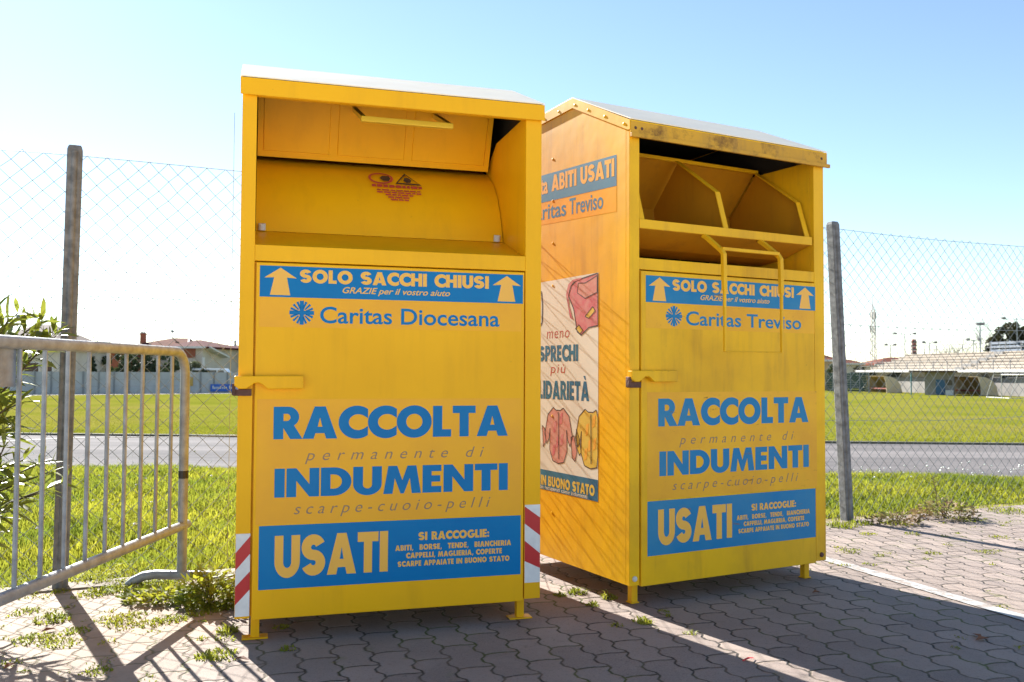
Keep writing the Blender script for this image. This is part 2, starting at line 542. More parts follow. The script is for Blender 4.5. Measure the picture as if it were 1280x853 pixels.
def paver_material():
    m = bpy.data.materials.new('interlocking_pavers')
    m.use_nodes = True
    N = NT(m)
    p = N.pos()
    sx = N.n('SeparateXYZ')
    N.l(p, sx.inputs[0])
    ax = Vector((0.305, -0.952))                   # the long joints run this way
    u = N.math('ADD', N.math('MULTIPLY', sx.outputs[0], ax.x), N.math('MULTIPLY', sx.outputs[1], ax.y))
    v = N.math('ADD', N.math('MULTIPLY', sx.outputs[0], -ax.y), N.math('MULTIPLY', sx.outputs[1], ax.x))
    wob = N.math('MULTIPLY', N.math('SUBTRACT', N.noise(p, 3.0, 2), 0.5), 0.018)
    u = N.math('ADD', u, wob)
    v = N.math('SUBTRACT', v, wob)
    def zig(x, per, amp):                           # trapezoid-like zigzag
        t = N.math('PINGPONG', x, per / 2)
        t = N.math('SUBTRACT', N.math('DIVIDE', t, per / 2), 0.5)
        t = N.math('MULTIPLY', t, 2.3)
        t = N.math('MINIMUM', N.math('MAXIMUM', t, -0.5), 0.5)
        return N.math('MULTIPLY', t, amp * 2)
    L, W_ = 0.232, 0.118
    v2 = N.math('ADD', v, zig(u, L / 2, 0.0095))
    row = N.math('FLOOR', N.math('DIVIDE', v2, W_))
    u2 = N.math('ADD', N.math('ADD', u, zig(v, W_, 0.003)), N.math('MULTIPLY', N.math('MODULO', row, 2.0), L / 2))
    fu = N.math('MULTIPLY', N.math('SUBTRACT', 0.5, N.math('ABSOLUTE', N.math('SUBTRACT', N.math('FRACT', N.math('DIVIDE', u2, L)), 0.5))), L)
    fv = N.math('MULTIPLY', N.math('SUBTRACT', 0.5, N.math('ABSOLUTE', N.math('SUBTRACT', N.math('FRACT', N.math('DIVIDE', v2, W_)), 0.5))), W_)
    e = N.math('MINIMUM', fu, fv)                   # distance to the nearest joint
    ragged = N.math('MULTIPLY', N.math('SUBTRACT', N.noise(p, 50, 5, 0.75), 0.5), 0.011)
    e = N.math('ADD', e, ragged)
    stone = N.ramp(e, 0.0018, 0.0068)
    cid = N.n('CombineXYZ')
    N.l(row, cid.inputs[0])
    N.l(N.math('FLOOR', N.math('DIVIDE', u2, L)), cid.inputs[1])
    wn = N.n('TexWhiteNoise', noise_dimensions='2D')
    N.l(cid.outputs[0], wn.inputs['Vector'])
    fine = N.noise(p, 160, 6, 0.8)
    mid = N.noise(p, 1.3, 5, 0.6)
    c = N.mix(wn.outputs[0], (0.205, 0.155, 0.135), (0.345, 0.262, 0.218))
    c = N.mix(N.math('MULTIPLY', N.ramp(fine, 0.38, 0.62), 0.5), c, (0.40, 0.34, 0.30))
    c = N.mix(N.math('MULTIPLY', N.ramp(N.noise(p, 75, 4, 0.8), 0.54, 0.66), 0.5), c, (0.11, 0.085, 0.075))
    c = N.mix(N.math('MULTIPLY', N.ramp(mid, 0.40, 0.7), 0.45), c, (0.18, 0.145, 0.12))
    c = N.mix(N.math('MULTIPLY', N.ramp(N.noise(p, 4.2, 7, 0.75), 0.50, 0.68), 0.45), c, (0.37, 0.30, 0.25))
    # dusty pale soil and moss on the left, by the fence
    dust = N.ramp(N.math('ADD', N.math('MULTIPLY', sx.outputs[0], -1.0), N.math('MULTIPLY', N.noise(p, 1.8, 4), 0.8)), 1.0, 1.9)
    c = N.mix(N.math('MULTIPLY', dust, 0.55), c, N.mix(N.ramp(N.noise(p, 6, 5, 0.7), 0.4, 0.65), (0.37, 0.28, 0.20), (0.25, 0.185, 0.125)))
    mossf = N.math('MULTIPLY', N.ramp(N.noise(p, 2.1, 4), 0.50, 0.62), 1.0)
    sandf = N.ramp(N.noise(p, 4.5, 5, 0.7), 0.42, 0.62)
    joint = N.mix(mossf, N.mix(sandf, (0.040, 0.032, 0.026), (0.15, 0.115, 0.085)), (0.085, 0.10, 0.02))
    joint = N.mix(N.math('MULTIPLY', dust, 0.6), joint, (0.26, 0.20, 0.13))
    c = N.mix(stone, joint, c)
    # dirt specks and stains
    c = N.mix(N.math('MULTIPLY', N.ramp(N.noise(p, 14, 5, 0.7), 0.62, 0.70), 0.5), c, (0.12, 0.095, 0.06))
    mspill = N.math('MULTIPLY', N.ramp(N.noise(p, 3.3, 6, 0.72), 0.60, 0.68), N.ramp(e, 0.04, 0.004))
    c = N.mix(N.math('MULTIPLY', mspill, 0.7), c, (0.14, 0.15, 0.03))
    N.l(c, N.b.inputs['Base Color'])
    N.b.inputs['Roughness'].default_value = 0.85
    N.b.inputs['Specular IOR Level'].default_value = 0.3
    h = N.math('ADD', N.ramp(e, 0.001, 0.008), N.math('MULTIPLY', fine, 0.25))
    N.bump(h, 0.7, 0.006)
    return m

a, b = FA - FD * 22, FB + FD * 24
pv = [(-24, -10), (32, -10), (b.x, b.y), (a.x, a.y)]
pav = MB().add([(x, y, 0.0) for x, y in pv], [(0, 1, 2, 3)])
tag(pav.build('paving', paver_material()), kind='structure')
# unseen pale slab added to bounce sunlight onto the shaded bin fronts
M['bounce_slab'] = mat('pale_bounce_slab', (0.74, 0.62, 0.45), 0.9, (0.64, 0.53, 0.38), 0.6, bump=0.2, world=True)
tag(MB().add([(-60, -45, 0.004), (60, -45, 0.004), (60, 1.9, 0.004), (-60, 1.9, 0.004)], [(0, 1, 2, 3)]).build('bounce_slab', M['bounce_slab']), kind='structure')

M['paint'] = mat('worn_white_paint', (0.46, 0.45, 0.43), 0.8, (0.29, 0.24, 0.205), 11, 0.46, 0.60, bump=0.3, bscale=80)
la, lb = Vector((1.46, 5.02, 0)), Vector((2.62, 1.77, 0))
ld = (lb - la).normalized()
lnn = Vector((-ld.y, ld.x, 0)) * 0.038
tag(MB().add([p + Vector((0, 0, 0.004)) for p in (la - lnn, lb - lnn, lb + lnn, la + lnn)], [(0, 1, 2, 3)]).build('painted_line', M['paint']), kind='structure')

M['kerb'] = mat('edging_stone', (0.28, 0.23, 0.18), 0.9, (0.17, 0.14, 0.10), 9, bump=0.5)
ke = MB()
n_ = Vector(FN)
for t0, t1 in ((-9, 0.9),):
    p0, p1 = FA + FD * t0, FA + FD * t1
    q = [p0 - n_ * 0.06, p1 - n_ * 0.06, p1 + n_ * 0.07, p0 + n_ * 0.07]
    ke.add([(*p.xy, -0.02) for p in q] + [(*p.xy, 0.008) for p in q], [(4, 5, 6, 7), (0, 1, 5, 4), (1, 2, 6, 5), (2, 3, 7, 6), (3, 0, 4, 7)])
tag(ke.build('kerb_strip', M['kerb']), kind='structure')

def asphalt():
    m = bpy.data.materials.new('grey_asphalt')
    m.use_nodes = True
    N = NT(m)
    p = N.pos()
    mp = N.n('Mapping')
    mp.inputs['Scale'].default_value = (0.12, 1.1, 1)
    N.l(p, mp.inputs[0])
    band = N.noise(mp.outputs[0], 1.0, 4)
    c = N.mix(N.ramp(band, 0.35, 0.65), (0.205, 0.185, 0.18), (0.105, 0.098, 0.098))
    c = N.mix(N.math('MULTIPLY', N.noise(p, 30, 4), 0.35), c, (0.19, 0.175, 0.165))
    N.l(c, N.b.inputs['Base Color'])
    N.b.inputs['Roughness'].default_value = 0.95
    N.b.inputs['Specular IOR Level'].default_value = 0.05
    N.bump(N.noise(p, 60, 3), 0.4, 0.01)
    return m
M['asphalt'] = asphalt()
tr = MB()
xs = np.linspace(-60, 60, 13)
for v, dz in ((11.4, 0.006), (19.0, 0.006)):
    tr.v += [(x, v - SL * x, float(np.interp(v, VK, VZ)) + dz) for x in xs]
tr.f = [(i, i + 1, 13 + i + 1, 13 + i) for i in range(12)]
tr.m = [0] * 12
tag(tr.build('running_track', M['asphalt']), kind='structure')
kb = MB()
kp = [Vector((x, 19.06 - SL * x, -0.50)) for x in xs]
for i in range(12):
    a, b = kp[i], kp[i + 1]
    o = Vector((0, 0.12, 0))
    u_ = Vector((0, 0, 0.05))
    kb.add([a, b, b + o, a + o, a + u_, b + u_, b + o + u_, a + o + u_], [(4, 5, 6, 7), (0, 1, 5, 4), (2, 3, 7, 6)])
tag(kb.build('track_kerb', mat('dark_kerb', (0.17, 0.15, 0.11), 0.9, (0.09, 0.085, 0.05), 4, world=True)), kind='structure')

# ------------------------------------------------------------------ clothes bins
BW, BD, ZB = 1.116, 1.05, 0.09
def bin_root(name, label, x, y, yaw):
    u, d = Vector((math.cos(yaw), math.sin(yaw), 0)), Vector((-math.sin(yaw), math.cos(yaw), 0))
    return thing(name, label, 'clothes bin', Vector((x, y, 0)) + u * BW / 2 + d * BD / 2, yaw, 'clothes collection bins')

def L(u, d, z):
    return (u - BW / 2, d - BD / 2, z)
def lmap(mb):
    return mb.map(lambda p: L(*p))

def bolt(mb, p, n, r=0.007, h=0.0025):
    n = Vector(n).normalized()
    t = n.orthogonal().normalized()
    b_ = n.cross(t)
    p = Vector(p)
    rings = []
    for rr, hh in ((r, 0), (r * .85, h * .7), (r * .4, h)):
        rings += [p + t * rr * math.cos(k * PI / 4) + b_ * rr * math.sin(k * PI / 4) + n * hh for k in range(8)]
    fs = [(i * 8 + k, i * 8 + (k + 1) % 8, (i + 1) * 8 + (k + 1) % 8, (i + 1) * 8 + k) for i in range(2) for k in range(8)]
    fs.append(tuple(range(16, 24)))
    mb.add(rings, fs)

OU0, OU1, OZ0, OZ1 = 0.050, 1.052, 1.400, 1.932
ROOF = [(-0.012, 1.930), (-0.012, 1.990), (0.43, 2.199), (BD + 0.012, 2.184), (BD + 0.012, 2.12)]

def bin_common(root, my, dz, door_top):
    b = MB()
    zr = 1.985
    dr = 0.018 if dz == 0 else 0.0
    RF = ROOF[:2] + [(x, z - dr) for x, z in ROOF[2:4]] + ROOF[4:]
    prof = [(0.024, ZB), (BD, ZB), (BD, 2.176 - dr), (0.43, 2.190 - dr), (0.024, 1.994)]
    b.prism(prof, 0, 0.0, 0.004)
    b.prism(prof, 0, BW - 0.004, BW)
    b.box((0.004, BD - 0.004, ZB), (BW - 0.004, BD, 2.172 - dr))
    b.box((0.004, 0.03, ZB), (BW - 0.004, BD - 0.006, ZB + 0.004))
    b.box((0, 0, ZB), (OU0, 0.024, zr))
    b.box((OU1, 0, ZB), (BW, 0.024, zr))
    b.box((OU0, 0.001, door_top + 0.006), (OU1, 0.026, OZ0 + dz))
    b.box((OU0, 0.002, OZ1), (OU1, 0.02, zr - 0.004))
    b.box((OU0, 0.016, ZB + 0.006), (OU1, 0.02, door_top + 0.004))
    # liner walls of the mouth
    lw = [(0.026, OZ0 + dz - 0.05), (0.62, OZ0 + dz - 0.05), (0.62, 1.86), (0.44, 1.948), (0.026, 1.948)]
    b.prism(lw, 0, OU0 - 0.006, OU0 - 0.001)
    b.prism(lw, 0, OU1 + 0.001, OU1 + 0.006)
    lmap(b).build('body', my, root, bevel=0.003)
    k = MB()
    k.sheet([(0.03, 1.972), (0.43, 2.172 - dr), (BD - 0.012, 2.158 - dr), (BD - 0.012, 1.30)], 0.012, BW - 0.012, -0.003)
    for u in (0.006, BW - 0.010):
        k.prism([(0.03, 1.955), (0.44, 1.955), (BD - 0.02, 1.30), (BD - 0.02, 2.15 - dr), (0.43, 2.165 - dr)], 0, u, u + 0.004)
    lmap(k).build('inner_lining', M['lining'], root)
    r = MB()
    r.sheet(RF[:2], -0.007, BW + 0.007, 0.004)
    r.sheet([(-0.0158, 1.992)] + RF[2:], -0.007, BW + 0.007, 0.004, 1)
    for u0 in (-0.0075, BW + 0.0025):
        outer = RF[1:4]
        inner = [(BD + 0.012, 2.140 - dr), (0.43, 2.154 - dr), (0.004, 1.952), (-0.012, 1.950)]
        r.prism(outer + inner, 0, u0, u0 + 0.005)
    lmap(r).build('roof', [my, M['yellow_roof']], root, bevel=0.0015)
    for u, d in ((0.055, 0.06), (BW - 0.075, 0.06), (0.055, BD - 0.1), (BW - 0.09, BD - 0.1)):
        g = MB()
        g.box((u, d, 0.006), (u + 0.03, d + 0.03, ZB + 0.001))
        if dz == 0:
            g.box((u - 0.03, d - 0.012, 0.001), (u + 0.06, d + 0.042, 0.007))
        else:
            g.box((u - 0.005, d - 0.005, 0.001), (u + 0.035, d + 0.035, 0.007))
        lmap(g).build('leg', my, root, bevel=0.002)
    door = MB()
    door.box((0.0565, -0.004, ZB - 0.006), (1.047, 0.014, door_top))
    door_o = lmap(door).build('door', my, root, bevel=0.0025)
    la_ = MB()
    z0, z1 = 0.889 + dz, 0.935 + dz
    prof = [(-0.012, z1 - 0.001), (-0.012, z0 + 0.012), (0.002, z0 + 0.001), (0.028, z0 + 0.001), (0.042, z0 + 0.010), (0.055, z0 + 0.020), (0.070, z0 + 0.022),
            (0.085, z0 + 0.014), (0.100, z0), (0.222, z0 + 0.001), (0.222, z1 + 0.001)]
    la_.add([(x, -0.034, z) for x, z in prof] + [(x, -0.005, z) for x, z in prof],
            [tuple(range(11)), tuple(range(21, 10, -1))] + [(i, i + 11, (i + 1) % 11 + 11, (i + 1) % 11) for i in range(11)])
    lt = lmap(la_).build('latch_cover', my, root, bevel=0.003)
    h = MB()
    h.box((-0.016, -0.018, z0 - 0.024), (0.046, -0.001, z0 - 0.001))
    h.box((-0.020, -0.026, z0 - 0.022), (-0.008, -0.001, z0 + 0.020))
    lmap(h).build('padlock', M['rust'], lt, bevel=0.002)
    return door_o

def logo(mb, cx, cz, r, mi, P):
    """round sunburst emblem: a plain cross with rays filling the quarters"""
    a = r * 0.17
    quad(mb, [(cx - a, cz - r), (cx + a, cz - r), (cx + a, cz - a), (cx + r, cz - a), (cx + r, cz + a), (cx + a, cz + a), (cx + a, cz + r), (cx - a, cz + r),
              (cx - a, cz + a), (cx - r, cz + a), (cx - r, cz - a), (cx - a, cz - a)], mi, P)
    for q in range(4):
        for k, th in enumerate((22, 45, 68)):
            t = math.radians(q * 90 + th)
            c, s = math.cos(t), math.sin(t)
            r0, r1, hw = r * 0.36, r * 0.97, r * 0.10
            quad(mb, [(cx + c * r0 - s * hw * .6, cz + s * r0 + c * hw * .6), (cx + c * r0 + s * hw * .6, cz + s * r0 - c * hw * .6),
                      (cx + c * r1 + s * hw, cz + s * r1 - c * hw), (cx + c * r1 - s * hw, cz + s * r1 + c * hw)], mi, P)

def front_stickers(door, owner, blue, film, du=0.0, dz=0.0, du2=0.0, dz2=0.0, du3=0.0, dz3=0.0, x1=0.948):
    base = lambda u, z: L(u, -0.0045, z)
    top = lambda u, z: L(u, -0.0049, z)
    # arrows banner
    m = MB()
    A = lambda u, z: top(u + du, z + dz)
    B = lambda u, z: base(u + du, z + dz)
    rect(m, 0.068, 1.215, 1.041, 1.326, 0, B)
    put(m, heavy('SOLO SACCHI CHIUSI', 0.055, 0.5), 0.206, 0.905, 1.2685, 0.048, 1, A)
    put(m, plain('GRAZIE per il vostro aiuto', 0.012, 0.32), 0.357, 0.755, 1.236, 0.022, 1, A)
    for c in (0.139, 0.976):
        quad(m, [(c - 0.022, 1.285), (c - 0.056, 1.283), (c, 1.320), (c + 0.056, 1.283), (c + 0.022, 1.285), (c + 0.034, 1.222), (c - 0.036, 1.222)], 1, A)
    m.build('banner_sticker', [M[blue], M['letter']], door)
    # owner label
    m = MB()
    rect(m, 0.068, 1.108, 1.035, 1.213, 0, B)
    logo(m, 0.214, 1.161, 0.043, 1, A)
    put(m, plain(owner, 0.016), 0.278, x1, 1.1265, 0.0585, 1, A)
    m.build('owner_sticker', [M[film], M[blue]], door)
    # collection label
    m = MB()
    A = lambda u, z: top(u + du2, z + dz2)
    B = lambda u, z: base(u + du2, z + dz2)
    rect(m, 0.066, 0.4125, 1.036, 0.853, 0, B)
    put(m, heavy('RACCOLTA', 0.035), 0.122, 0.983, 0.711, 0.115, 1, A)
    put(m, plain('permanente di', -0.004, 0.30, 1.75), 0.232, 0.890, 0.634, 0.040, 2, A)
    put(m, heavy('INDUMENTI', 0.045), 0.128, 0.984, 0.506, 0.1015, 1, A)
    put(m, plain('scarpe-cuoio-pelli', -0.004, 0.30, 1.55), 0.196, 0.916, 0.445, 0.040, 2, A)
    m.build('collection_sticker', [M[film], M[blue], M['greyink']], door)
    # used-goods panel
    m = MB()
    A = lambda u, z: top(u + du3, z + dz3)
    B = lambda u, z: base(u + du3, z + dz3)
    rect(m, 0.078, 0.186, 1.036, 0.4085, 0, B)
    put(m, heavy('USATI', 0.05), 0.132, 0.531, 0.226, 0.146, 1, A)
    put(m, heavy('SI RACCOGLIE:', 0.06, 0.5), 0.643, 0.912, 0.3325, 0.030, 1, A)
    put(m, heavy('ABITI,   BORSE,   TENDE,   BIANCHERIA', 0.1, 0.40), 0.558, 0.998, 0.2975, 0.020, 1, A)
    put(m, heavy('CAPPELLI, MAGLIERIA, COPERTE', 0.1, 0.5), 0.598, 0.962, 0.269, 0.0195, 1, A)
    put(m, heavy('SCARPE APPAIATE IN BUONO STATO', 0.1, 0.5), 0.567, 0.992, 0.2395, 0.0195, 1, A)
    m.build('used_goods_sticker', [M[blue], M['letter']], door)

# ---- front bin (hatch shut)
P1 = (-0.959, 3.097, 0.285)
bin1 = bin_root('clothes_bin', 'yellow clothes bin nearest the camera with red and white striped corners and closed hatch', *P1)
door1 = bin_common(bin1, M['yellow'], 0.0, 1.3365)
front_stickers(door1, 'Caritas Diocesana', 'blue', 'film')
DR = [(0.026, 1.403), (0.318, 1.497), (0.338, 1.56), (0.365, 1.63), (0.405, 1.70), (0.47, 1.77), (0.56, 1.83), (0.70, 1.88)]
m = MB()
m.sheet(DR[:2], OU0, OU1, -0.004)
lmap(m).build('shelf', M['yellow'], bin1)
m = MB()
m.sheet([(0.3175, 1.4985)] + DR[2:], OU0 + 0.002, OU1 - 0.002, -0.004)
drum = lmap(m).build('drum', M['yellow'], bin1, smooth=True)
pn = [(0.535, 1.846), (0.436, 2.064), (0.40, 2.13)]
m = MB()
m.sheet(pn[:2], OU0 + 0.004, 1.036, 0.016)
for x0, x1 in ((0.075, 0.345), (0.375, 0.66), (0.69, 1.015)):
    q = lambda u, t, o: (u, 0.535 - 0.099 * t - 0.91 * o, 1.846 + 0.218 * t - 0.41 * o)
    vs = [q(x0, .10, .014), q(x1, .10, .014), q(x1, 1.0, .014), q(x0, 1.0, .014), q(x0 + .004, .115, .020), q(x1 - .004, .115, .020), q(x1 - .004, .995, .020), q(x0 + .004, .995, .020)]
    m.add(vs, [(4, 5, 6, 7), (0, 1, 5, 4), (1, 2, 6, 5), (2, 3, 7, 6), (3, 0, 4, 7)])
hatch1 = lmap(m).build('hatch', M['yellow'], bin1)
m = MB()
m.tube([(0.437, 0.44, 2.045), (0.437, 0.30, 1.99), (0.445, 0.155, 1.926)], 0.014, 4)
m.tube([(0.777, 0.44, 2.045), (0.777, 0.30, 1.99), (0.784, 0.155, 1.926)], 0.014, 4)
m.tube([(0.434, 0.150, 1.923), (0.795, 0.150, 1.923)], 0.015, 4)
lmap(m).build('hatch_handle', M['yellow_bright'], hatch1, bevel=0.002)
for u in (0.075, 1.022):
    m = MB()
    m.tube([(u, 0.312, 1.500), (u, 0.306, 1.525)], 0.014, 10)
    lmap(m).build('rubber_stop', M['rubber'], bin1)
# warning sticker on the drum
def drumpt(u, z):
    d = float(np.interp(z, [p[1] for p in DR[1:]], [p[0] for p in DR[1:]]))
    return L(u, d - 0.010, z + 0.004)
m = MB()
def ring(cx, cz, rx, rz, t, mi, n=28):
    o = len(m.v)
    for k in range(n):
        a = 2 * PI * k / n
        m.v.append(drumpt(cx + rx * math.cos(a), cz + rz * math.sin(a)))
        m.v.append(drumpt(cx + (rx - t) * math.cos(a), cz + (rz - t * .75) * math.sin(a)))
    for k in range(n):
        k2 = (k + 1) % n
        m.f.append((o + 2 * k, o + 2 * k2, o + 2 * k2 + 1, o + 2 * k + 1))
        m.m.append(mi)
ring(0.553, 1.762, 0.052, 0.030, 0.010, 0)
quad(m, [(0.548, 1.762), (0.560, 1.775), (0.588, 1.776), (0.594, 1.762), (0.585, 1.748), (0.562, 1.749)], 1, drumpt)
for tri in ([(0.612, 1.737), (0.722, 1.735), (0.712, 1.742), (0.622, 1.743)], [(0.612, 1.737), (0.622, 1.743), (0.662, 1.789), (0.660, 1.799)], [(0.722, 1.735), (0.660, 1.799), (0.662, 1.789), (0.712, 1.742)]):
    quad(m, tri, 1, drumpt)
quad(m, [(0.648, 1.757), (0.655, 1.772), (0.672, 1.771), (0.683, 1.758), (0.676, 1.746), (0.657, 1.746)], 1, drumpt)
rr = random.Random(3)
for i, (z, x0, x1, h) in enumerate(((1.716, 0.512, 0.722, 0.013), (1.699, 0.53, 0.722, 0.006), (1.688, 0.53, 0.715, 0.006), (1.677, 0.565, 0.68, 0.006), (1.666, 0.575, 0.67, 0.006), (1.655, 0.585, 0.66, 0.006))):
    x = x0
    while x < x1 - 0.01:
        wd = rr.uniform(0.012, 0.03)
        rect(m, x, z, min(x + wd, x1), z + h, 0, drumpt)
        x += wd + 0.005
m.build('warning_sticker', [M['inkred'], M['inkblack']], drum)
# striped corner strips
for x0, x1, z0, z1, bands in ((0.001, 0.0495, 0.098, 0.384, (((.23, .44), (.03, .245)), ((.64, .86), (.46, .68)))),
                              (1.0535, 1.1150, 0.151, 0.446, (((.02, .24), (.17, .40)), ((.46, .72), (.63, .82))))):
    m = MB()
    rect(m, x0, z0, x1, z1, 0, lambda u, z: L(u, -0.0006, z))
    for (a0, a1), (b0, b1) in bands:
        h = z1 - z0
        quad(m, [(x0, z1 - a1 * h), (x1, z1 - b1 * h), (x1, z1 - b0 * h), (x0, z1 - a0 * h)], 1, lambda u, z: L(u, -0.0010, z))
    m.build('reflective_strip', [M['white'], M['red']], bin1)

# ---- rear bin (hatch open, poster on its side)
P2 = (0.479, 3.598, 0.494)
bin2 = bin_root('clothes_bin', 'worn yellow clothes bin with rusty roof edge, open hatch and clothing poster on its side', *P2)
door2 = bin_common(bin2, M['yellow_worn'], 0.027, 1.373)
front_stickers(door2, 'Caritas Treviso', 'blue_faded', 'film_worn', 0.011, 0.030, 0.020, 0.020, 0.009, 0.017, 0.950)
m = MB()
m.box((-0.009, -0.028, 1.918), (BW + 0.016, -0.0165, 1.934))
m.box((-0.006, -0.0175, 1.936), (BW + 0.006, -0.0165, 1.985))
lmap(m).build('roof_edge', M['yellow_rust'], bin2, bevel=0.002)
OM = M['yellow_worn']
m = MB()
m.sheet([(0.026, 1.430), (0.30, 1.475), (0.62, 1.475)], OU0, OU1, -0.004)
lmap(m).build('shelf', OM, bin2)
m = MB()
m.sheet([(0.012, 1.553), (0.19, 1.502), (0.33, 1.49), (0.45, 1.53), (0.53, 1.62), (0.55, 1.76), (0.37, 1.957), (0.345, 1.957)], OU0 + 0.008, 1.036, -0.004)
for u in (0.058, 0.538, 1.032):
    m.prism([(0.016, 1.560), (0.075, 1.757), (0.355, 1.953), (0.545, 1.757), (0.525, 1.62), (0.44, 1.54), (0.30, 1.50)], 0, u, u + 0.004)
    # bent flange along the plate's front edge
    m.sheet([(0.010, 1.585), (0.066, 1.760), (0.350, 1.960)], u - (0.0 if u < .1 else 0.024), u + 0.028 - (0.0 if u < .1 else 0.024), -0.006, 1)
m.tube([(OU0 + 0.006, 0.352, 1.960), (1.038, 0.352, 1.960)], 0.012, 4, 1)
m.box((OU0 + 0.002, 0.000, 1.550), (1.040, 0.010, 1.588), 1)
hatch2 = lmap(m).build('hatch', [M['yellow_shaded'], OM], bin2, bevel=0.0015)
m = MB()
for u in (0.397, 0.720):
    m.tube([(u, 0.010, 1.548), (u, -0.02, 1.530), (u, -0.105, 1.468), (u, -0.118, 1.452), (u, -0.122, 1.30)], 0.013, 4)
    m.tube([(u, -0.122, 1.31), (u, -0.124, 1.042)], 0.008, 4)
m.tube([(0.397, -0.108, 1.475), (0.720, -0.108, 1.475)], 0.010, 4)
m.tube([(0.397, -0.124, 1.044), (0.720, -0.124, 1.044)], 0.003, 6)
lmap(m).build('hatch_handle', OM, hatch2, bevel=0.002)
for d, z in ((0.614, 1.959), (0.613, 1.761), (0.611, 1.56), (0.610, 1.36), (0.61, 0.75), (0.61, 0.3)):
    m = MB()
    bolt(m, (0, d, z), (-1, 0, 0))
    lmap(m).build('bolt', OM, bin2)
for d in (0.03, 0.17, 0.30, 0.41, 0.55, 0.68):
    z = float(np.interp(d, [p[0] for p in ROOF[1:4]], [p[1] for p in ROOF[1:4]])) - 0.027
    m = MB()
    bolt(m, (-0.0075, d, z), (-1, 0, 0))
    lmap(m).build('bolt', OM, bin2)
for u in (0.018, 0.05, BW - 0.03):
    m = MB()
    bolt(m, (u, -0.0175, 1.958), (0, -1, 0))
    lmap(m).build('bolt', M['rust'], bin2)
for p in ((0.025, -0.001, 0.118), (1.085, -0.001, 0.118)):
    m = MB()
    bolt(m, p, (0, -1, 0), 0.012, 0.008)
    lmap(m).build('bolt', M['rubber'] if p[0] < .5 else M['rust'], bin2)
# side banner and poster (read from the left: horizontal axis runs towards the front)
SB = lambda d, z: L(-0.0004, d, z)
ST = lambda d, z: L(-0.0007, d, z)
SU = lambda d, z: L(-0.0010, d, z)
sd = lambda f: (lambda x, z: f(-x, z))
st_ = lambda f: (lambda x, z: f(-x, z + 0.052 * (-x - 0.0915)))
m = MB()
rect(m, -0.960, 1.7365, -0.0915, 1.8685, 0, st_(SB))
put(m, heavy('ABITI USATI', 0.05, 0.42), -0.622, -0.108, 1.7795, 0.077, 1, st_(ST))
put(m, plain('Raccolta', 0.03), -0.945, -0.657, 1.7795, 0.077, 1, st_(ST))
rect(m, -0.960, 1.628, -0.0915, 1.7345, 2, st_(SB))
put(m, plain('Caritas', 0.014), -0.850, -0.492, 1.6535, 0.0735, 3, st_(ST))
put(m, plain('Treviso', 0.014), -0.464, -0.190, 1.6535, 0.0735, 3, st_(ST))
m.build('side_banner', [M['teal'], M['letter'], M['film'], M['teal']], bin2)
m = MB()
rect(m, -0.905, 0.400, -0.2265, 1.3845, 0, sd(SB))
rect(m, -0.9045, 0.4005, -0.227, 0.4935, 1, sd(ST))
put(m, heavy('IN BUONO STATO', 0.06, 0.4), -0.712, -0.252, 0.4205, 0.047, 2, sd(SU))
put(m, plain('non recuperati come indumenti', 0.01), -0.735, -0.310, 0.404, 0.0175, 0, sd(SU))
put(m, plain('meno', -0.006, 0.12, 1.15), -0.662, -0.460, 1.112, 0.052, 3, sd(ST))
put(m, heavy('SPRECHI', 0.06), -0.735, -0.386, 1.004, 0.075, 1, sd(ST))
put(m, plain('pi\u00f9', -0.006, 0.12, 1.15), -0.628, -0.494, 0.950, 0.044, 3, sd(ST))
put(m, heavy('SOLIDARIET\u00c0', 0.06), -0.868, -0.297, 0.828, 0.086, 1, sd(ST))
def outline(pts, w_, mi, P):
    n = len(pts)
    for i in range(n):
        a, b = Vector(pts[i]), Vector(pts[(i + 1) % n])
        d = (b - a)
        if d.length < 1e-5: continue
        nn = Vector((-d.y, d.x)).normalized() * w_ / 2
        quad(m, [tuple(a - nn), tuple(b - nn), tuple(b + nn), tuple(a + nn)], mi, P)
X = lambda pts: [(-x, z) for x, z in pts]
bag = X([(.468, 1.300), (.445, 1.345), (.400, 1.366), (.232, 1.382), (.2285, 1.155), (.300, 1.150), (.362, 1.118), (.395, 1.135), (.425, 1.240)])
SV = lambda d, z: L(-0.0013, d, z)
quad(m, bag, 4, sd(ST)); outline(bag, 0.006, 5, sd(SU))
flap = X([(.385, 1.352), (.330, 1.348), (.236, 1.372), (.236, 1.30), (.33, 1.28), (.395, 1.31)])
quad(m, flap, 6, sd(SU)); outline(flap, 0.004, 5, sd(SV))
strap = X([(.49, 1.31), (.47, 1.355), (.43, 1.372), (.36, 1.375), (.36, 1.368), (.425, 1.362), (.455, 1.34), (.47, 1.30), (.455, 1.20), (.43, 1.19), (.44, 1.21)])
quad(m, strap, 4, sd(SV))
for q in (X([(.33, 1.20), (.27, 1.24), (.25, 1.22), (.30, 1.19)]), X([(.41, 1.15), (.38, 1.165), (.35, 1.14), (.37, 1.125)])):
    quad(m, q, 7, sd(SU)); outline(q, 0.004, 5, sd(SV))
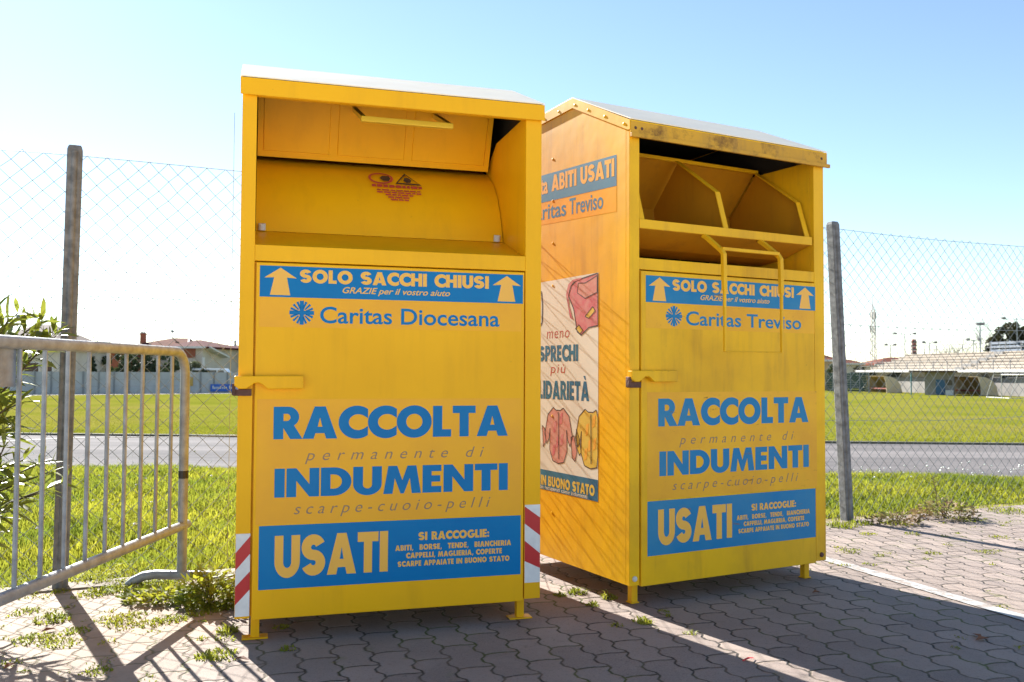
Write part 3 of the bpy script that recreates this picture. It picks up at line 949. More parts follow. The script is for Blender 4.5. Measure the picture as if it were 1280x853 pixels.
def shirt(cx, zt, sc, mi, mi2, cut=None):
    body = [(-.045, 0), (-.02, -.012), (.02, -.012), (.045, 0), (.095, -.035), (.125, -.13), (.105, -.175), (.085, -.15), (.075, -.10), (.078, -.20), (.050, -.252), (0, -.262), (-.050, -.252), (-.078, -.20), (-.075, -.10), (-.085, -.15), (-.105, -.175), (-.125, -.13), (-.095, -.035)]
    pts = [(cx + x * sc, zt + z * sc) for x, z in body]
    if cut is not None:
        pts = [(min(x, cut), z) for x, z in pts]
    quad(m, pts, mi, sd(ST)); outline(pts, 0.0045, 5, sd(SU))
    for k, (x, z) in enumerate(((-.03, -.09), (.025, -.05), (-.01, -.16), (.03, -.15), (-.04, -.2))):
        q = [(cx + (x - .012) * sc, zt + (z - .03) * sc), (cx + (x + .01) * sc, zt + (z - .02) * sc), (cx + (x + .016) * sc, zt + (z + .03) * sc), (cx + (x - .006) * sc, zt + (z + .02) * sc)]
        if cut is None or max(p[0] for p in q) < cut:
            quad(m, q, mi2, sd(SU))
    for x in (-0.002, 0.004):
        a_, b_ = (cx + x * sc, zt - .02 * sc), (cx + x * sc + .003, zt - .24 * sc)
        if cut is None or b_[0] < cut:
            quad(m, [a_, (a_[0] + .003, a_[1]), (b_[0] + .003, b_[1]), b_], 5, sd(SV))
shirt(-0.555, 0.790, 0.98, 8, 4)
shirt(-0.285, 0.792, 0.98, 7, 9, -0.2275)
for q in (X([(.445, .66), (.42, .67), (.395, .60), (.41, .555), (.435, .57)]), X([(.40, .70), (.375, .66), (.36, .60), (.375, .585), (.395, .62)]), X([(.70, .70), (.68, .69), (.665, .63), (.69, .60)])):
    quad(m, q, 8 if q[0][0] < -.42 else 7, sd(ST)); outline(q, 0.004, 5, sd(SU))
scr = X([(.735, 1.345), (.712, 1.335), (.702, 1.27), (.705, 1.19), (.735, 1.165)])
outline(scr, 0.012, 5, sd(ST))
m.build('side_poster', [M['cream'], M['teal'], M['posteryellow'], M['inkred'], M['pink'], M['inkblack'], M['pinkpale'], M['posteryellow'], M['pinkpale'], M['letter']], bin2)

# ------------------------------------------------------------------ chain-link fence
fence = thing('chain_link_fence', 'galvanised chain link fence on grey posts running behind the yellow bins', 'fence', FA)
def fpt(t, z, n=0.0):
    return FA + FD * t + FN * n + Vector((0, 0, z))
TL = (FB - FA).length
def post(t, lean=0.0, hw=0.031):
    m = MB()
    h = 1.95
    for a_, b_ in ((-1, 1),):
        pts = []
        for z, k in ((-0.05, 1), (h - 0.02, 1), (h, 0.8)):
            for sx_, sy_ in ((-1, -1), (1, -1), (1, 1), (-1, 1)):
                pts.append(fpt(t + lean * z / h + sx_ * hw * k, z, -0.006 + sy_ * hw * k))
        m.add(pts, [(i * 4 + j, i * 4 + (j + 1) % 4, (i + 1) * 4 + (j + 1) % 4, (i + 1) * 4 + j) for i in range(2) for j in range(4)] + [(8, 9, 10, 11)])
    # a thin rib down the front face
    for s_ in (-1,):
        m.add([fpt(t + lean * z / h + x, z, -0.006 - hw - o) for z in (0, h - 0.03) for x, o in ((-.012, 0), (-.008, .008), (.008, .008), (.012, 0))],
              [(0, 1, 5, 4), (1, 2, 6, 5), (2, 3, 7, 6)])
    sub(m, 'post', M['postgrey'], fence, bevel=0.006)
for t, ln in ((-2.30, 0), (0, 0.02), (1.72, 0), (TL, -0.105), (TL + 2.35, 0.0), (TL + 4.7, 0)):
    post(t, ln)
PIT = 0.086
T0, T1 = -3.2, TL + 5.0
wv, wf = [], []
wr = 0.0015
def strut(a, b):
    o = len(wv)
    d = (b - a).normalized()
    u = d.cross(FN).normalized() * wr
    v = FN * wr
    for p in (a, b):
        for k in range(3):
            an = 2 * PI * k / 3
            wv.append(tuple(p + u * math.cos(an) + v * math.sin(an)))
    for k in range(3):
        wf.append((o + k, o + (k + 1) % 3, o + 3 + (k + 1) % 3, o + 3 + k))
nw = int((T1 - T0) / PIT)
nz = int(1.90 / (PIT / 2))
rs = random.Random(5)
jit = {}
def node(i, j):
    if (i, j) not in jit:
        jit[(i, j)] = fpt(T0 + i * PIT / 2 + rs.uniform(-.003, .003), 0.02 + j * (1.90 / nz) + rs.uniform(-.003, .003), 0.045 + 0.006 * math.sin(i * .13 + j * .21))
    return jit[(i, j)]
for j in range(nz):
    for i in range(2 * nw):
        if (i + j) % 2 == 0:
            if i + 1 <= 2 * nw: strut(node(i, j), node(i + 1, j + 1))
        else:
            strut(node(i + 1, j), node(i, j + 1)) if i + 1 <= 2 * nw else None
inv = Vector(FA)
Vn = np.array(wv) - np.array(FA)
raw('wire_mesh', Vn, np.array(wf), M['wire'], fence)
for z in (0.65, 1.285, 1.918):
    m = MB()
    pts = [fpt(t, z + (0.006 * math.sin(t * 2.1)) - 0.008 * math.sin(PI * ((t / 2.29) % 1.0)) * (1 if z > 1 else 2), 0.042) for t in np.arange(T0, T1, 0.23)]
    m.tube(pts, 0.0017, 5)
    sub(m, 'tension_wire', M['wire'], fence)
m = MB()
m.tube([fpt(0.705, z, 0.043) for z in (0.05, 2.20)], 0.0014, 5)
sub(m, 'lacing_wire', M['wire'], fence)

# ------------------------------------------------------------------ crowd barrier
BR = gz(227, 719, 0.055)                           # upright meets its foot
BL = gz(0, 750, 0.27)
bd = Vector((BL.x - BR.x, BL.y - BR.y, 0)).normalized()   # runs towards the camera
bar_root = thing('crowd_barrier', 'grey tubular crowd barrier standing left of the nearest bin', 'barrier', (BR.x, BR.y, 0))
bn = Vector((-bd.y, bd.x, 0))
BLEN, BTOP, BBOT = 2.22, 1.035, 0.27
def bp(t, z, n=0):
    return Vector((BR.x, BR.y, 0)) + bd * t + bn * n + Vector((0, 0, z))
rc = 0.10
path = [bp(0, 0.055)] + [bp(rc - rc * math.cos(a), BTOP - rc + rc * math.sin(a)) for a in np.linspace(0, PI / 2, 8)]
path += [bp(BLEN - rc + rc * math.sin(a), BTOP - rc + rc * math.cos(a)) for a in np.linspace(0, PI / 2, 8)] + [bp(BLEN, 0.055)]
m = MB(); m.tube(path, 0.0205, 12)
sub(m, 'frame', M['galv'], bar_root, smooth=True)
m = MB(); m.tube([bp(-0.05, BBOT), bp(BLEN + 0.05, BBOT)], 0.0195, 12)
sub(m, 'bottom_rail', M['galv'], bar_root, smooth=True)
nb = 15.57
for k in range(1, 16):
    t = BLEN * k / (nb + 1)
    m = MB(); m.tube([bp(t, BBOT), bp(t, BTOP)], 0.0075, 8)
    sub(m, 'vertical_bar', M['galv'], bar_root, smooth=True)
for t in (0, BLEN):
    m = MB()
    m.tube([bp(t, 0.004, -0.24), bp(t, 0.025, -0.215), bp(t, 0.047, -0.17), bp(t, 0.055, -0.12), bp(t, 0.055, 0.12), bp(t, 0.047, 0.17), bp(t, 0.025, 0.215), bp(t, 0.004, 0.24)], 0.0205, 10)
    sub(m, 'foot', M['galv'], bar_root, smooth=True)
m = MB(); m.tube([bp(0, 0.478), bp(0, 0.512)], 0.0215, 12)
sub(m, 'black_tape', M['tape'], bar_root)
m = MB()
for a_ in ((1.21, 1.80),):
    q = [bp(a_[0], 0.90, -0.012), bp(a_[1], 0.90, -0.012), bp(a_[1], BTOP - .004, -0.012), bp(a_[0], BTOP - .004, -0.012)]
    q2 = [p + bn * 0.004 for p in q]
    m.add(q + q2, [(0, 1, 2, 3), (7, 6, 5, 4), (0, 4, 5, 1), (1, 5, 6, 2), (2, 6, 7, 3), (3, 7, 4, 0)])
sub(m, 'name_plate', M['galv'], bar_root)

# ------------------------------------------------------------------ grass, weeds and flowers
def blades(px, py, pz, hgt, wid, lean, bend=0.5, mats=None, name='grass', kind='stuff', parent=None, label=None, cat=None):
    n = len(px)
    az = rng.uniform(0, 2 * PI, n)
    la_ = rng.uniform(0, 2 * PI, n)
    lx, ly = np.cos(la_) * lean * hgt, np.sin(la_) * lean * hgt
    wx, wy = np.cos(az) * wid / 2, np.sin(az) * wid / 2
    V = np.empty((n, 5, 3))
    V[:, 0] = np.stack([px - wx, py - wy, pz], 1)
    V[:, 1] = np.stack([px + wx, py + wy, pz], 1)
    mx, my_, mz = px + lx * 0.35, py + ly * 0.35, pz + hgt * 0.6
    V[:, 2] = np.stack([mx + wx * .8, my_ + wy * .8, mz], 1)
    V[:, 3] = np.stack([mx - wx * .8, my_ - wy * .8, mz], 1)
    V[:, 4] = np.stack([px + lx, py + ly, pz + hgt * (1 - 0.35 * lean)], 1)
    base = np.arange(n)[:, None] * 5
    T = np.concatenate([base + np.array([[0, 1, 2]]), base + np.array([[0, 2, 3]]), base + np.array([[3, 2, 4]])])
    o = raw(name, V.reshape(-1, 3), T, mats, parent)
    return o

# strip between the fence and the track
N0 = 420000
X_ = rng.uniform(-9, 11, N0)
v0 = rng.uniform(0, 1, N0) ** 1.25
fy = FA.y + (X_ - FA.x) * FD.y / FD.x
yend = 11.38 - SL * X_
Y_ = fy + 0.02 + v0 * (yend - fy)
# keep what the view cone can see
ang = X_ / np.maximum(Y_, 0.5)
clump = np.sin(X_ * 3.1 + 1.7 * np.sin(Y_ * 2.3)) * np.sin(Y_ * 2.9 + 1.3 * np.sin(X_ * 1.9)) + rng.normal(0, .35, N0)
edge = (Y_ - fy)
keep = (np.abs(ang) < 0.75) & (yend > fy + 0.05) & ((edge > 0.25) | (clump > 0.15))
keep &= ~((ang > -0.25) & (ang < 0.30) & (rng.uniform(0, 1, N0) < 0.75))     # hidden behind the bins: keep it thin
X_, Y_, clump, edge = X_[keep], Y_[keep], clump[keep], edge[keep]
Z_ = np.interp(Y_ + SL * X_, VK, VZ)
Hh = 0.85 * (0.065 + 0.04 * clump + rng.uniform(-.03, .05, len(X_))).clip(.02, .2) * np.interp(edge, [0, .5, 1.2], [.45, .8, 1.0])
g = blades(X_, Y_, Z_, Hh, rng.uniform(.003, .010, len(X_)) * np.interp(Y_, [4, 11], [0.9, 1.7]), rng.uniform(.15, .9, len(X_)), mats=M['grass'])
tag(g, kind='stuff')
# short turf on the near part of the sports field
N1 = 60000
X_ = rng.uniform(-22, 22, N1); V_ = 19.3 + rng.uniform(0, 1, N1) ** 2.2 * 22
Y_ = V_ - SL * X_
k_ = np.abs(X_ / Y_) < 0.68
k_ &= ~((X_ / Y_ > -0.25) & (X_ / Y_ < 0.3))
X_, Y_ = X_[k_], Y_[k_]
g = blades(X_, Y_, np.interp(Y_ + SL * X_, VK, VZ), rng.uniform(.02, .055, len(X_)) * np.interp(Y_, [19, 40], [1, .4]), rng.uniform(.008, .02, len(X_)), rng.uniform(.3, 1.0, len(X_)), mats=M['turf'], name='turf')
tag(g, kind='stuff')

# daisies: little white heads on stalks
fl = MB()
for _ in range(620):
    x = random.uniform(-8.5, 9.5)
    fyy = FA.y + (x - FA.x) * FD.y / FD.x
    ye = 11.3 - SL * x
    if ye < fyy + .5: continue
    y = fyy + .3 + (ye - fyy - .3) * random.random() ** 0.6
    if abs(x / y) > .7 or -0.24 < x / y < 0.28: continue
    z = gh(x, y) + random.uniform(.10, .21)
    r = random.uniform(.007, .014)
    c = Vector((x, y, z))
    ring_ = [c + Vector((math.cos(k * PI / 3) * r, math.sin(k * PI / 3) * r, random.uniform(-.003, .003))) for k in range(6)]
    fl.add(ring_ + [c + Vector((0, 0, r * .9)), c - Vector((0, 0, r * .5))], [(k, (k + 1) % 6, 6) for k in range(6)] + [((k + 1) % 6, k, 7) for k in range(6)])
tag(fl.build('wildflowers', M['flower']), kind='stuff')

# tufts growing in the joints of the paving
tx, ty, th, tl, tw = [], [], [], [], []
def tuft(x, y, r, h, n):
    for _ in range(n):
        a_ = random.uniform(0, 2 * PI); q = r * math.sqrt(random.random())
        tx.append(x + q * math.cos(a_)); ty.append(y + q * math.sin(a_))
        th.append(h * random.uniform(.4, 1.1) * (1 - 0.5 * q / r)); tl.append(random.uniform(.5, 1.3)); tw.append(random.uniform(.004, .008))
for px, py, r, h, n in ((65, 775, .07, .05, 150), (45, 800, .08, .035, 160), (75, 805, .07, .03, 120), (150, 780, .06, .035, 110), (165, 770, .06, .03, 110), (190, 780, .07, .03, 110),
                        (215, 775, .06, .035, 110), (270, 820, .07, .04, 150), (285, 790, .04, .05, 90), (20, 745, .08, .03, 120), (35, 765, .06, .03, 90), (110, 745, .07, .03, 90), (130, 740, .09, .045, 160),
                        (160, 735, .09, .05, 170), (135, 775, .05, .03, 80), (10, 830, .05, .02, 60), (120, 840, .05, .03, 80), (95, 790, .05, .03, 80), (700, 745, .03, .035, 60), (722, 742, .04, .05, 80), (740, 757, .03, .04, 60),
                        (805, 778, .04, .045, 80), (835, 770, .02, .02, 20), (862, 792, .025, .03, 30), (770, 782, .03, .02, 40), (828, 765, .03, .02, 30), (760, 748, .04, .05, 70),
                        (1120, 655, .10, .05, 120), (1085, 668, .05, .03, 60), (1165, 692, .05, .025, 60), (1060, 690, .07, .03, 60), (1100, 695, .04, .02, 50), (1230, 690, .06, .025, 70), (1250, 672, .06, .03, 60),
                        (1205, 650, .1, .04, 100), (1260, 640, .15, .06, 160), (1050, 658, .1, .07, 150), (1075, 655, .08, .06, 120), (1140, 668, .05, .03, 50), (350, 785, .03, .03, 40), (360, 812, .03, .03, 40), (250, 765, .08, .05, 120), (275, 760, .06, .05, 100),
                        (120, 725, .12, .06, 200), (200, 728, .12, .06, 200), (40, 728, .1, .05, 130), (160, 712, .12, .06, 150), (230, 745, .1, .06, 170)):
    p = gz(px, py)
    tuft(p.x, p.y, r, h, n)
for _ in range(150):
    x, y = random.uniform(1.5, 5.5), random.uniform(3.0, 6.5)
    if (Vector((x, y, 0)) - FA).dot(FN) > 0: continue
    tuft(x, y, random.uniform(.015, .05), random.uniform(.012, .03), random.randint(10, 30))
for _ in range(170):
    q = FA + FD * random.uniform(-3.5, 1.0) + FN * random.uniform(-.14, .12)
    tuft(q.x, q.y, random.uniform(.03, .08), random.uniform(.02, .055), random.randint(20, 60))
for _ in range(160):
    x, y = random.uniform(-3.2, -.9), random.uniform(2.4, 4.3)
    if (Vector((x, y, 0)) - FA).dot(FN) > 0.05: continue
    tuft(x, y, random.uniform(.015, .06), random.uniform(.01, .03), random.randint(8, 30))
A_ = lambda q: np.array(q)
g = blades(A_(tx), A_(ty), np.full(len(tx), -0.003), A_(th), A_(tw), A_(tl), mats=M['weed'], name='moss_and_weeds')
tag(g, kind='stuff')

def bushy(name, label, cat, px, py, rx, h, n, m_, lw=(.010, .022), group=None):
    c = gz(px, py)
    V, F = [], []
    r_ = random.Random(int(px))
    st = MB()
    for k in range(9):
        a_ = r_.uniform(0, 2 * PI)
        q = rx * r_.uniform(.3, 1.0)
        tip = c + Vector((q * math.cos(a_), q * math.sin(a_) * .7, h * r_.uniform(.5, 1.0)))
        st.tube([c + Vector((r_.uniform(-.02, .02), r_.uniform(-.02, .02), -.01)), c.lerp(tip, .5) + Vector((0, 0, h * .12)), tip], 0.003, 4, r2=0.001)
    for _ in range(n):
        a_ = r_.uniform(0, 2 * PI)
        q = rx * math.sqrt(r_.random())
        z = h * r_.random() * (1 - (q / rx) ** 2 * .7)
        p = c + Vector((q * math.cos(a_), q * math.sin(a_) * .7, z + .004))
        l_, w_ = r_.uniform(.02, .05), r_.uniform(*lw)
        d = Vector((math.cos(a_ + r_.uniform(-1, 1)), math.sin(a_ + r_.uniform(-1, 1)), r_.uniform(-.3, .9))).normalized()
        s_ = d.cross(Vector((r_.uniform(-1, 1), r_.uniform(-1, 1), 1.2))).normalized() * w_ / 2
        o = len(V)
        V += [p, p + d * l_ * .5 + s_, p + d * l_, p + d * l_ * .5 - s_]
        F.append((o, o + 1, o + 2, o + 3))
    root = thing(name, label, cat, c, 0, group)
    raw('leaves', np.array([tuple(v - c) for v in V]), np.array(F), m_, root)
    sub(st, 'stems', M['bark'], root)
bushy('weed_clump', 'leafy green weed clump at the left foot of the nearest bin', 'plant', 262, 757, .13, .15, 850, M['weed'])
bushy('weed_clump', 'low green weeds around the foot of the crowd barrier', 'plant', 200, 750, .15, .045, 420, M['weed'])
bushy('weed_clump', 'reddish dry weed clump on the paving edge right of the fence post', 'plant', 1182, 648, .20, .14, 480, M['weeddry'])
bushy('weed_clump', 'small dry weed patch just right of the leaning fence post', 'plant', 1118, 655, .16, .08, 260, M['weeddry'])
st = MB()
p = gz(1172, 645)
st.tube([p, p + Vector((-.01, 0, .16)), p + Vector((-.03, 0, .27))], .004, 5, r2=.002)
for k in range(14):
    q = p + Vector((-.03 * k / 14, 0, .10 + .012 * k)); a_ = k * 2.4
    st.tube([q, q + Vector((.03 * math.cos(a_), .03 * math.sin(a_), .015))], .003, 4)
tag(st.build('dry_stalk', M['weeddry']), 'thin dry brown stalk rising from the reddish weed clump', 'plant')

# bits of litter
m = MB()
p = gz(935, 826)
m.add([p + Vector(q) for q in ((-.022, -.008, .004), (0, .0, .012), (.02, .016, .006), (.024, .008, .005), (.004, -.010, .011), (-.02, -.016, .003))], [(0, 1, 4, 5), (1, 2, 3, 4)])
tag(m.build('plastic_scrap', mat('red_plastic', (0.65, 0.02, 0.05), 0.35)), 'small red plastic scrap lying on the shaded paving', 'litter')
for (px, py, sz), lab in zip(((1222, 797, .03), (1020, 742, .022), (1228, 801, .035), (12, 835, .03), (302, 826, .03), (60, 790, .03)),
                             ('brown dead leaf on the shaded paving at lower right, upper of a pair', 'rust coloured leaf on the paving before the back bin door', 'brown dead leaf on the shaded paving at lower right, lower of a pair',
                              'dark dead leaf on the sunlit paving at the lower left edge', 'reddish crumpled leaf on the edge of the front bin shadow', 'dry leaf among the weeds under the crowd barrier')):
    p = gz(px, py)
    r_ = random.Random(int(px))
    m = MB()
    a_ = r_.uniform(0, 3)
    c_, s_ = math.cos(a_) * sz, math.sin(a_) * sz
    m.add([p + Vector((-c_, -s_, .004)), p + Vector((s_ * .4, -c_ * .4, .012)), p + Vector((c_, s_, .006)), p + Vector((-s_ * .4, c_ * .4, .014)), p + Vector((0, 0, .006))], [(0, 1, 4), (1, 2, 4), (2, 3, 4), (3, 0, 4)])
    tag(m.build('dead_leaf', M.setdefault('deadleaf', mat('dead_leaf', (0.22, 0.08, 0.03), 0.7))), lab, 'leaf', 'dead leaves on the paving')

# ------------------------------------------------------------------ oleander shrub (left edge)
def oleander():
    base = Vector((-2.62, 3.62, 0))
    root = thing('oleander_shrub', 'oleander shrub with long glossy leaves between the barrier and the left fence post', 'shrub', base)
    st, V, F = MB(), [], []
    r_ = random.Random(11)
    def leaf(p, d, l_):
        s_ = d.cross(Vector((r_.uniform(-.6, .6), r_.uniform(-.6, .6), 1))).normalized()
        w_ = l_ * r_.uniform(.085, .12)
        up_ = s_.cross(d).normalized()
        dr = Vector((0, 0, -l_ * r_.uniform(.05, .2)))
        o = len(V)
        mid1, mid2, tip = p + d * l_ * .35, p + d * l_ * .7 + dr * .4, p + d * l_ + dr
        V.extend([p, mid1 + s_ * w_ + up_ * w_ * .3, mid1, mid1 - s_ * w_ + up_ * w_ * .3, mid2 + s_ * w_ * .8 + up_ * w_ * .2, mid2, mid2 - s_ * w_ * .8 + up_ * w_ * .2, tip])
        for f in ((0, 1, 2, 2), (0, 2, 3, 3), (1, 4, 5, 2), (2, 5, 6, 3), (4, 7, 5, 5), (5, 7, 6, 6)):
            F.append(tuple(o + i for i in f))
    def shoot(p0, p1, n, l_=0.11):
        mid = p0.lerp(p1, .5) + Vector((r_.uniform(-.05, .05), r_.uniform(-.05, .05), .05))
        pts = [p0, mid, p1]
        st.tube(pts, .006, 5, r2=.0025)
        ax = (p1 - p0).normalized()
        for k in range(n):
            t = .25 + .75 * k / (n - 1) if n > 1 else 1
            q = (p0.lerp(mid, t * 2) if t < .5 else mid.lerp(p1, t * 2 - 1))
            for a_ in (0, 2.09, 4.19):
                a_ += k * 1.05 + r_.uniform(-.4, .4)
                e1 = ax.orthogonal().normalized(); e2 = ax.cross(e1)
                d = (e1 * math.cos(a_) + e2 * math.sin(a_)) * r_.uniform(.5, 1.0) + ax * r_.uniform(.4, 1.1)
                leaf(q, d.normalized(), l_ * r_.uniform(.7, 1.15) * (1 - .25 * (t > .9)))
    tips = []
    for px, py, y, n in ((22, 392, 3.5, 6), (45, 405, 3.55, 7), (62, 425, 3.6, 6), (10, 400, 3.4, 7), (-8, 392, 3.45, 6), (40, 430, 3.5, 5), (70, 420, 3.7, 4), (52, 402, 3.6, 5), (66, 415, 3.65, 5), (35, 418, 3.5, 4),
                         (8, 510, 3.3, 7), (18, 530, 3.35, 7), (5, 560, 3.3, 7), (-8, 500, 3.3, 7), (22, 505, 3.4, 5), (10, 640, 3.3, 7), (0, 610, 3.3, 7), (-12, 650, 3.3, 7),
                         (48, 580, 3.45, 5), (75, 605, 3.5, 5), (62, 590, 3.5, 4), (30, 575, 3.4, 5), (55, 615, 3.45, 3), (-25, 450, 3.4, 8), (-30, 560, 3.4, 8), (-35, 400, 3.5, 8), (-20, 600, 3.4, 8), (-50, 480, 3.5, 9), (-60, 400, 3.5, 7), (-70, 560, 3.5, 9),
                         (12, 470, 3.5, 4), (-15, 680, 3.35, 6)):
        tip = at(px, py, y)
        h0 = max(.25, tip.z - r_.uniform(.25, .45))
        t_ = .62
        start = Vector((base.x + (tip.x - base.x) * t_ * r_.uniform(.7, 1), base.y + (tip.y - base.y) * t_, h0))
        st.tube([base + Vector((r_.uniform(-.06, .06), r_.uniform(-.06, .06), -.02)), base.lerp(start, .5) + Vector((0, 0, .1)), start], .011, 6, r2=.006)
        shoot(start, tip, n, .14)
    Vn = np.array([tuple(v - base) for v in V])
    me = MB(); me.v = [tuple(v) for v in Vn]; me.f = [f if f[2] != f[3] else f[:3] for f in F]; me.m = [0] * len(F)
    me.build('foliage', M['leaf'], root, smooth=True)
    sub(st, 'branches', M['bark'], root)
oleander()

# ------------------------------------------------------------------ far side of the field
GZ = -0.75
def tree(name, label, px, y, ptop, width, kind='round', m_=None, n=1600, group='trees beyond the sports field', trunk=True, seed=0, base=GZ, card=(.10, .26), dens=None, cat='tree'):
    r_ = np.random.default_rng(seed + int(px) * 7)
    top = at(px, ptop, y)
    c = Vector((top.x, y, base))
    h = top.z - base
    root = thing(name, label, cat, c, 0, group)
    nc = {'conifer': 34, 'rough': 44}.get(kind, 26)
    cc, rad = [], []
    for k in range(nc):
        t = r_.uniform(0, 1)
        if kind == 'conifer':
            z = h * (0.10 + .88 * t); R = width / 2 * (1.05 - t) * r_.uniform(.35, 1.0); rr_ = width * .16 * (1.15 - t)
        elif kind == 'hedge':
            z = h * r_.uniform(.1, .92); R = width / 2 * r_.uniform(0, 1); rr_ = h * .16
        elif kind == 'rough':
            z = h * r_.uniform(.1, .97); R = width / 2 * (1.12 - .75 * z / h) * math.sqrt(r_.uniform(0, 1)); rr_ = width * r_.uniform(.07, .16)
        else:
            z = h * (.35 + .62 * t); R = width / 2 * math.sqrt(max(0, 1 - ((t - .42) / .62) ** 2)) * math.sqrt(r_.uniform(0, 1)); rr_ = width * r_.uniform(.09, .17)
        a_ = r_.uniform(0, 2 * PI)
        sx_ = 1 if kind != 'hedge' else 1
        cc.append((R * math.cos(a_) * sx_, R * math.sin(a_) * (.8 if kind != 'hedge' else .3), z)); rad.append(rr_)
    cc, rad = np.array(cc), np.array(rad)
    idx = r_.integers(0, nc, n)
    dirs = r_.normal(size=(n, 3)); dirs /= np.linalg.norm(dirs, axis=1)[:, None]
    P = cc[idx] + dirs * (rad[idx] * r_.uniform(.3, 1.05, n) ** .6)[:, None]
    P[:, 2] = np.maximum(P[:, 2], .02)
    s_ = r_.uniform(card[0], card[1], n) * (h / 5) ** .5
    a1 = r_.normal(size=(n, 3)); a1 /= np.linalg.norm(a1, axis=1)[:, None]
    a2 = np.cross(a1, r_.normal(size=(n, 3))); a2 /= np.linalg.norm(a2, axis=1)[:, None]
    V = np.stack([P - a1 * s_[:, None], P + a2 * s_[:, None] * .5, P + a1 * s_[:, None], P - a2 * s_[:, None] * .5], 1).reshape(-1, 3)
    raw('crown', V, np.arange(n * 4).reshape(-1, 4), m_, root)
    if trunk:
        t_ = MB()
        t_.tube([(0, 0, 0), (.03, .02, h * .4), (0, 0, h * .8)], width * .05 + .04, 7, r2=.03)
        for k in range(0, nc, 3):
            q = Vector(cc[k])
            t_.tube([(0, 0, min(q.z * .6, h * .6)), q * .6 + Vector((0, 0, q.z * .3)), q], .05, 5, r2=.015)
        t_.build('trunk', M['bark'], root)
    return root
M['dkleaf'] = mat('dark_conifer_foliage', (0.030, 0.048, 0.026), 0.7, (0.055, 0.075, 0.030), 1.2, transl=0.2)
M['mdleaf'] = mat('mid_green_foliage', (0.075, 0.095, 0.035), 0.7, (0.045, 0.065, 0.025), 1.2, transl=0.25)
M['plleaf'] = mat('pale_olive_foliage', (0.16, 0.17, 0.09), 0.7, (0.09, 0.10, 0.05), 1.2, transl=0.25)
M['brleaf'] = mat('brown_green_foliage', (0.085, 0.075, 0.035), 0.7, (0.045, 0.05, 0.022), 1.2, transl=0.2)
M['twig'] = mat('bare_twigs', (0.24, 0.20, 0.19), 0.9)

M['pwall'] = mat('concrete_panel', (0.46, 0.455, 0.44), 0.85, (0.36, 0.36, 0.35), .8, bump=.2)
M['pwall_d'] = mat('dark_concrete', (0.24, 0.24, 0.235), .9)
M['render_w'] = mat('pale_render', (0.58, 0.52, 0.44), 0.85, (0.48, 0.42, 0.35), .8)
M['render_y'] = mat('ochre_render', (0.52, 0.38, 0.22), 0.85, (0.44, 0.32, 0.19), .8)
M['brick'] = mat('red_brick', (0.34, 0.115, 0.060), 0.85, (0.26, 0.085, 0.05), 3)
M['tile'] = mat('terracotta_tile', (0.20, 0.080, 0.055), 0.95, (0.13, 0.055, 0.04), 2.5, bump=.3, spec=.05)
M['tile_d'] = mat('dark_red_tile', (0.11, 0.03, 0.03), 0.95, (0.08, 0.022, 0.022), 2.5, bump=.3, spec=.05)
M['trimw'] = mat('white_trim', (0.62, 0.60, 0.56), 0.7)
M['glass'] = mat('window_glass', (0.04, 0.045, 0.05), 0.1)
M['dkwood'] = mat('dark_shutter', (0.09, 0.05, 0.035), 0.7)

# concrete panel wall
wa, wb = at(-160, 470, 58), at(420, 470, 76)
wd_ = Vector((wb.x - wa.x, wb.y - wa.y, 0)); wl = wd_.length; wd_.normalize(); wn_ = Vector((-wd_.y, wd_.x, 0))
cwall = thing('concrete_wall', 'long grey concrete panel wall along the far edge of the pitch', 'wall', (wa.x, wa.y, GZ))
def wp(t, z, n=0):
    return Vector((wa.x, wa.y, 0)) + wd_ * t + wn_ * n + Vector((0, 0, z))
m = MB()
def wbox(mb, t0, t1, z0, z1, n0, n1, mi=0):
    q = [wp(t, z, n) for z in (z0, z1) for t, n in ((t0, n0), (t1, n0), (t1, n1), (t0, n1))]
    mb.add(q, [(3, 2, 1, 0), (4, 5, 6, 7), (0, 1, 5, 4), (1, 2, 6, 5), (2, 3, 7, 6), (3, 0, 4, 7)], mi)
PW = 1.05
np_ = int(wl / PW)
for k in range(np_):
    for j, (z0, z1) in enumerate(((GZ - .1, GZ + .55), (GZ + .56, GZ + 1.06), (GZ + 1.07, GZ + 1.62))):
        wbox(m, k * PW + .07, k * PW + PW - .05, z0, z1, 0, .05)
    m2 = None
sub(m, 'panels', M['pwall'], cwall)
for k in range(np_ + 1):
    m = MB(); wbox(m, k * PW - .06, k * PW + .06, GZ - .1, GZ + 1.66, -.06, .08)
    sub(m, 'post', M['pwall_d'], cwall)
# pale far track strip in front of that wall
m = MB()
q0, q1 = wp(-30, 0, -3.4), wp(wl + 30, 0, -3.4)
q2, q3 = wp(wl + 30, 0, -.15), wp(-30, 0, -.15)
m.add([(p.x, p.y, GZ + .012) for p in (q0, q1, q2, q3)], [(0, 1, 2, 3)])
tag(m.build('far_path', M['concrete']), kind='structure')
